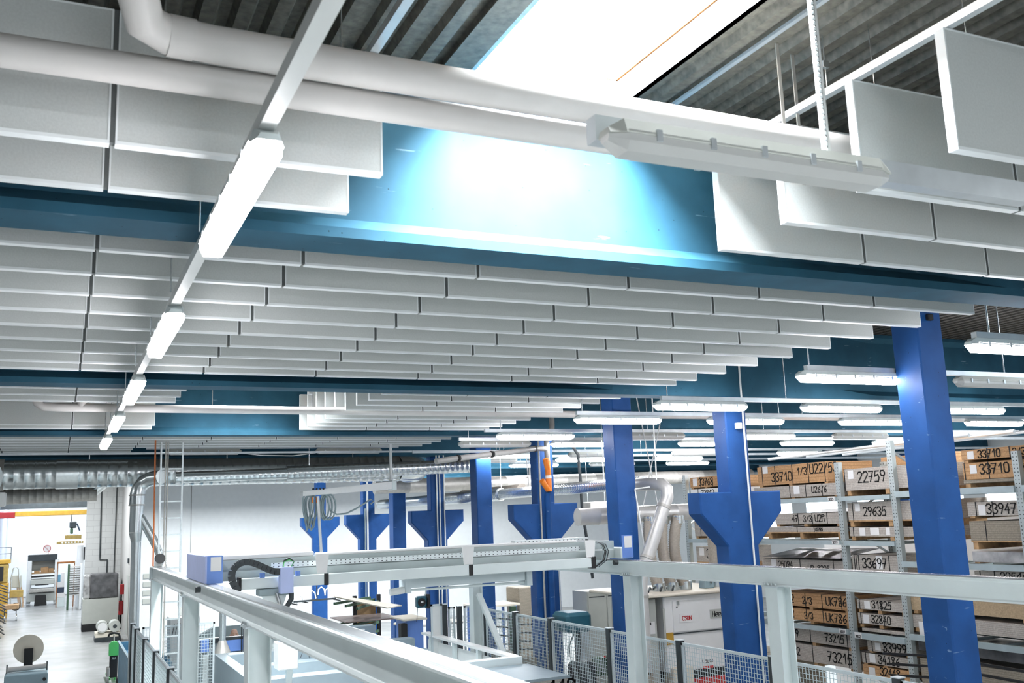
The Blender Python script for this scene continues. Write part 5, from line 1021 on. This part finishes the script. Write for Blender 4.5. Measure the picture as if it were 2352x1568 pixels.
m.box(1.66, 2.38, 23.5, 28.6, .10, .14); m.build('tub', 'bin_blue', t); M().bar((1.62, 23.4, 1.14), (1.60, 28.7, 1.14), .06, .03).build('rim', 'cabinet_blue', t)
single(M().ell((2.0, 26.5, .98), (.32, 1.8, .12)), 'foil_waste', 'bin_blue', 'crumpled blue foil inside the tipping skip', 'waste')
t = thing('reel_machine', 'pale blue cabinet with roll and knob at the bottom left', 'machine', (-.48, 25.6, 0)); M().bbox(-.93, -.05, 25.2, 26.0, .2, .93, .02).build('cabinet', 'cabinet_blue', t); M().bbox(-.65, -.35, 25.19, 25.21, .55, .72, .004).build('display', 'dark_steel', t); M().tube([(-.88, 25.7, 1.0), (-.1, 25.7, 1.02)], .055, 14).build('film_roll', 'white_pipe', t); M().tube([(-.12, 25.1, .80), (-.12, 25.2, .80)], .035, 12).build('knob', 'black', t)
for x in (-.9, -.08): M().bar((x, 25.7, .93), (x, 25.7, 1.12), .03).build('bearing', 'dark_steel', t)
t = thing('paper_disc', 'large cream disc with black holder behind the pale blue cabinet', 'reel', (-.49, 26.3, .93)); M().tube([(-.49, 26.35, 1.36), (-.49, 26.40, 1.36)], .325, 40).build('disc', 'cream', t); M().bbox(-.58, -.39, 26.27, 26.32, .93, 1.38, .005).build('holder', 'black', t); M().bbox(-.55, -.42, 26.33, 26.5, .2, 1.3, .005).build('support', 'black', t)
t = thing('fire_extinguisher', 'red fire extinguisher on the aisle wall below a red box', 'extinguisher', (2.52, 44.0, .6)); M().tube([(2.50, 44.0, .65), (2.50, 44.0, 1.2)], .09, 14).build('cylinder', 'red', t); M().tube([(2.50, 44.0, 1.2), (2.5, 44.0, 1.35)], [.05, .02], 10).build('valve', 'black', t); M().tube([(2.5, 43.9, 1.3), (2.42, 43.9, 1.1), (2.43, 43.9, .8)], .012, 6).build('hose', 'black', t)
single(M().bbox(2.46, 2.60, 43.9, 44.2, 1.45, 1.85, .01), 'hydrant_box', 'red', 'small red box on the aisle wall above the extinguisher', 'box')
single(M().box(2.585, 2.597, 41.0, 42.2, .1, 2.3), 'door_leaf', 'cabinet_grey', 'pale grey door leaf in the aisle wall', 'door'); single(M().bbox(2.55, 2.60, 41.2, 41.7, 2.75, 2.95, .01), 'wall_lamp', 'dark_steel', 'dark small lamp above the aisle door', 'lamp')
single(M().tube([(1.72, 46.95, 6.3), (1.75, 46.95, 2.95), (1.75, 46.95, 2.8), (2.05, 46.95, 2.8), (2.05, 46.95, 2.2)], .025, 8), 'wall_pipe', 'dark_steel', 'dark kinked pipe running down the grey block wall', 'pipe')
single(M().tube([(2.35, 46.95, 6.2), (2.33, 46.95, .9)], .02, 8), 'wall_pipe', 'dark_steel', 'straight thin dark pipe at the corner of the grey block wall', 'pipe')
for k in range(4): single(M().box(2.95, 3.25, 38.95, 38.985, 1.35 + .3 * k, 1.52 + .3 * k), 'switch_plate', 'cabinet_grey', 'small framed switch plate on the white wall, %s from below' % ORD[k], 'switch')

t = thing('louvre_cabinet', 'white cabinet with slotted louvres behind the left rail posts', 'cabinet', (2.45, 24.4, 0)); M().bbox(2.45, 3.1, 24.3, 25.0, 0, 1.98, .01).build('body', 'white_paint', t)
for k in range(9): M().bar((2.50 + .065 * k, 24.29, 1.62), (2.54 + .065 * k, 24.29, 1.86), .014, .01).build('louvre', 'dark_steel', t)
t = thing('wall_box', 'pale grey switch box hanging between ladder tray and left rail post', 'box', (2.2, 19.7, 2.6)); M().bbox(2.10, 2.42, 19.4, 19.55, 2.42, 2.95, .01).build('case', 'cabinet_grey', t); M().box(2.08, 2.12, 19.15, 19.45, 2.6, 2.8).build('bracket', 'galv', t)
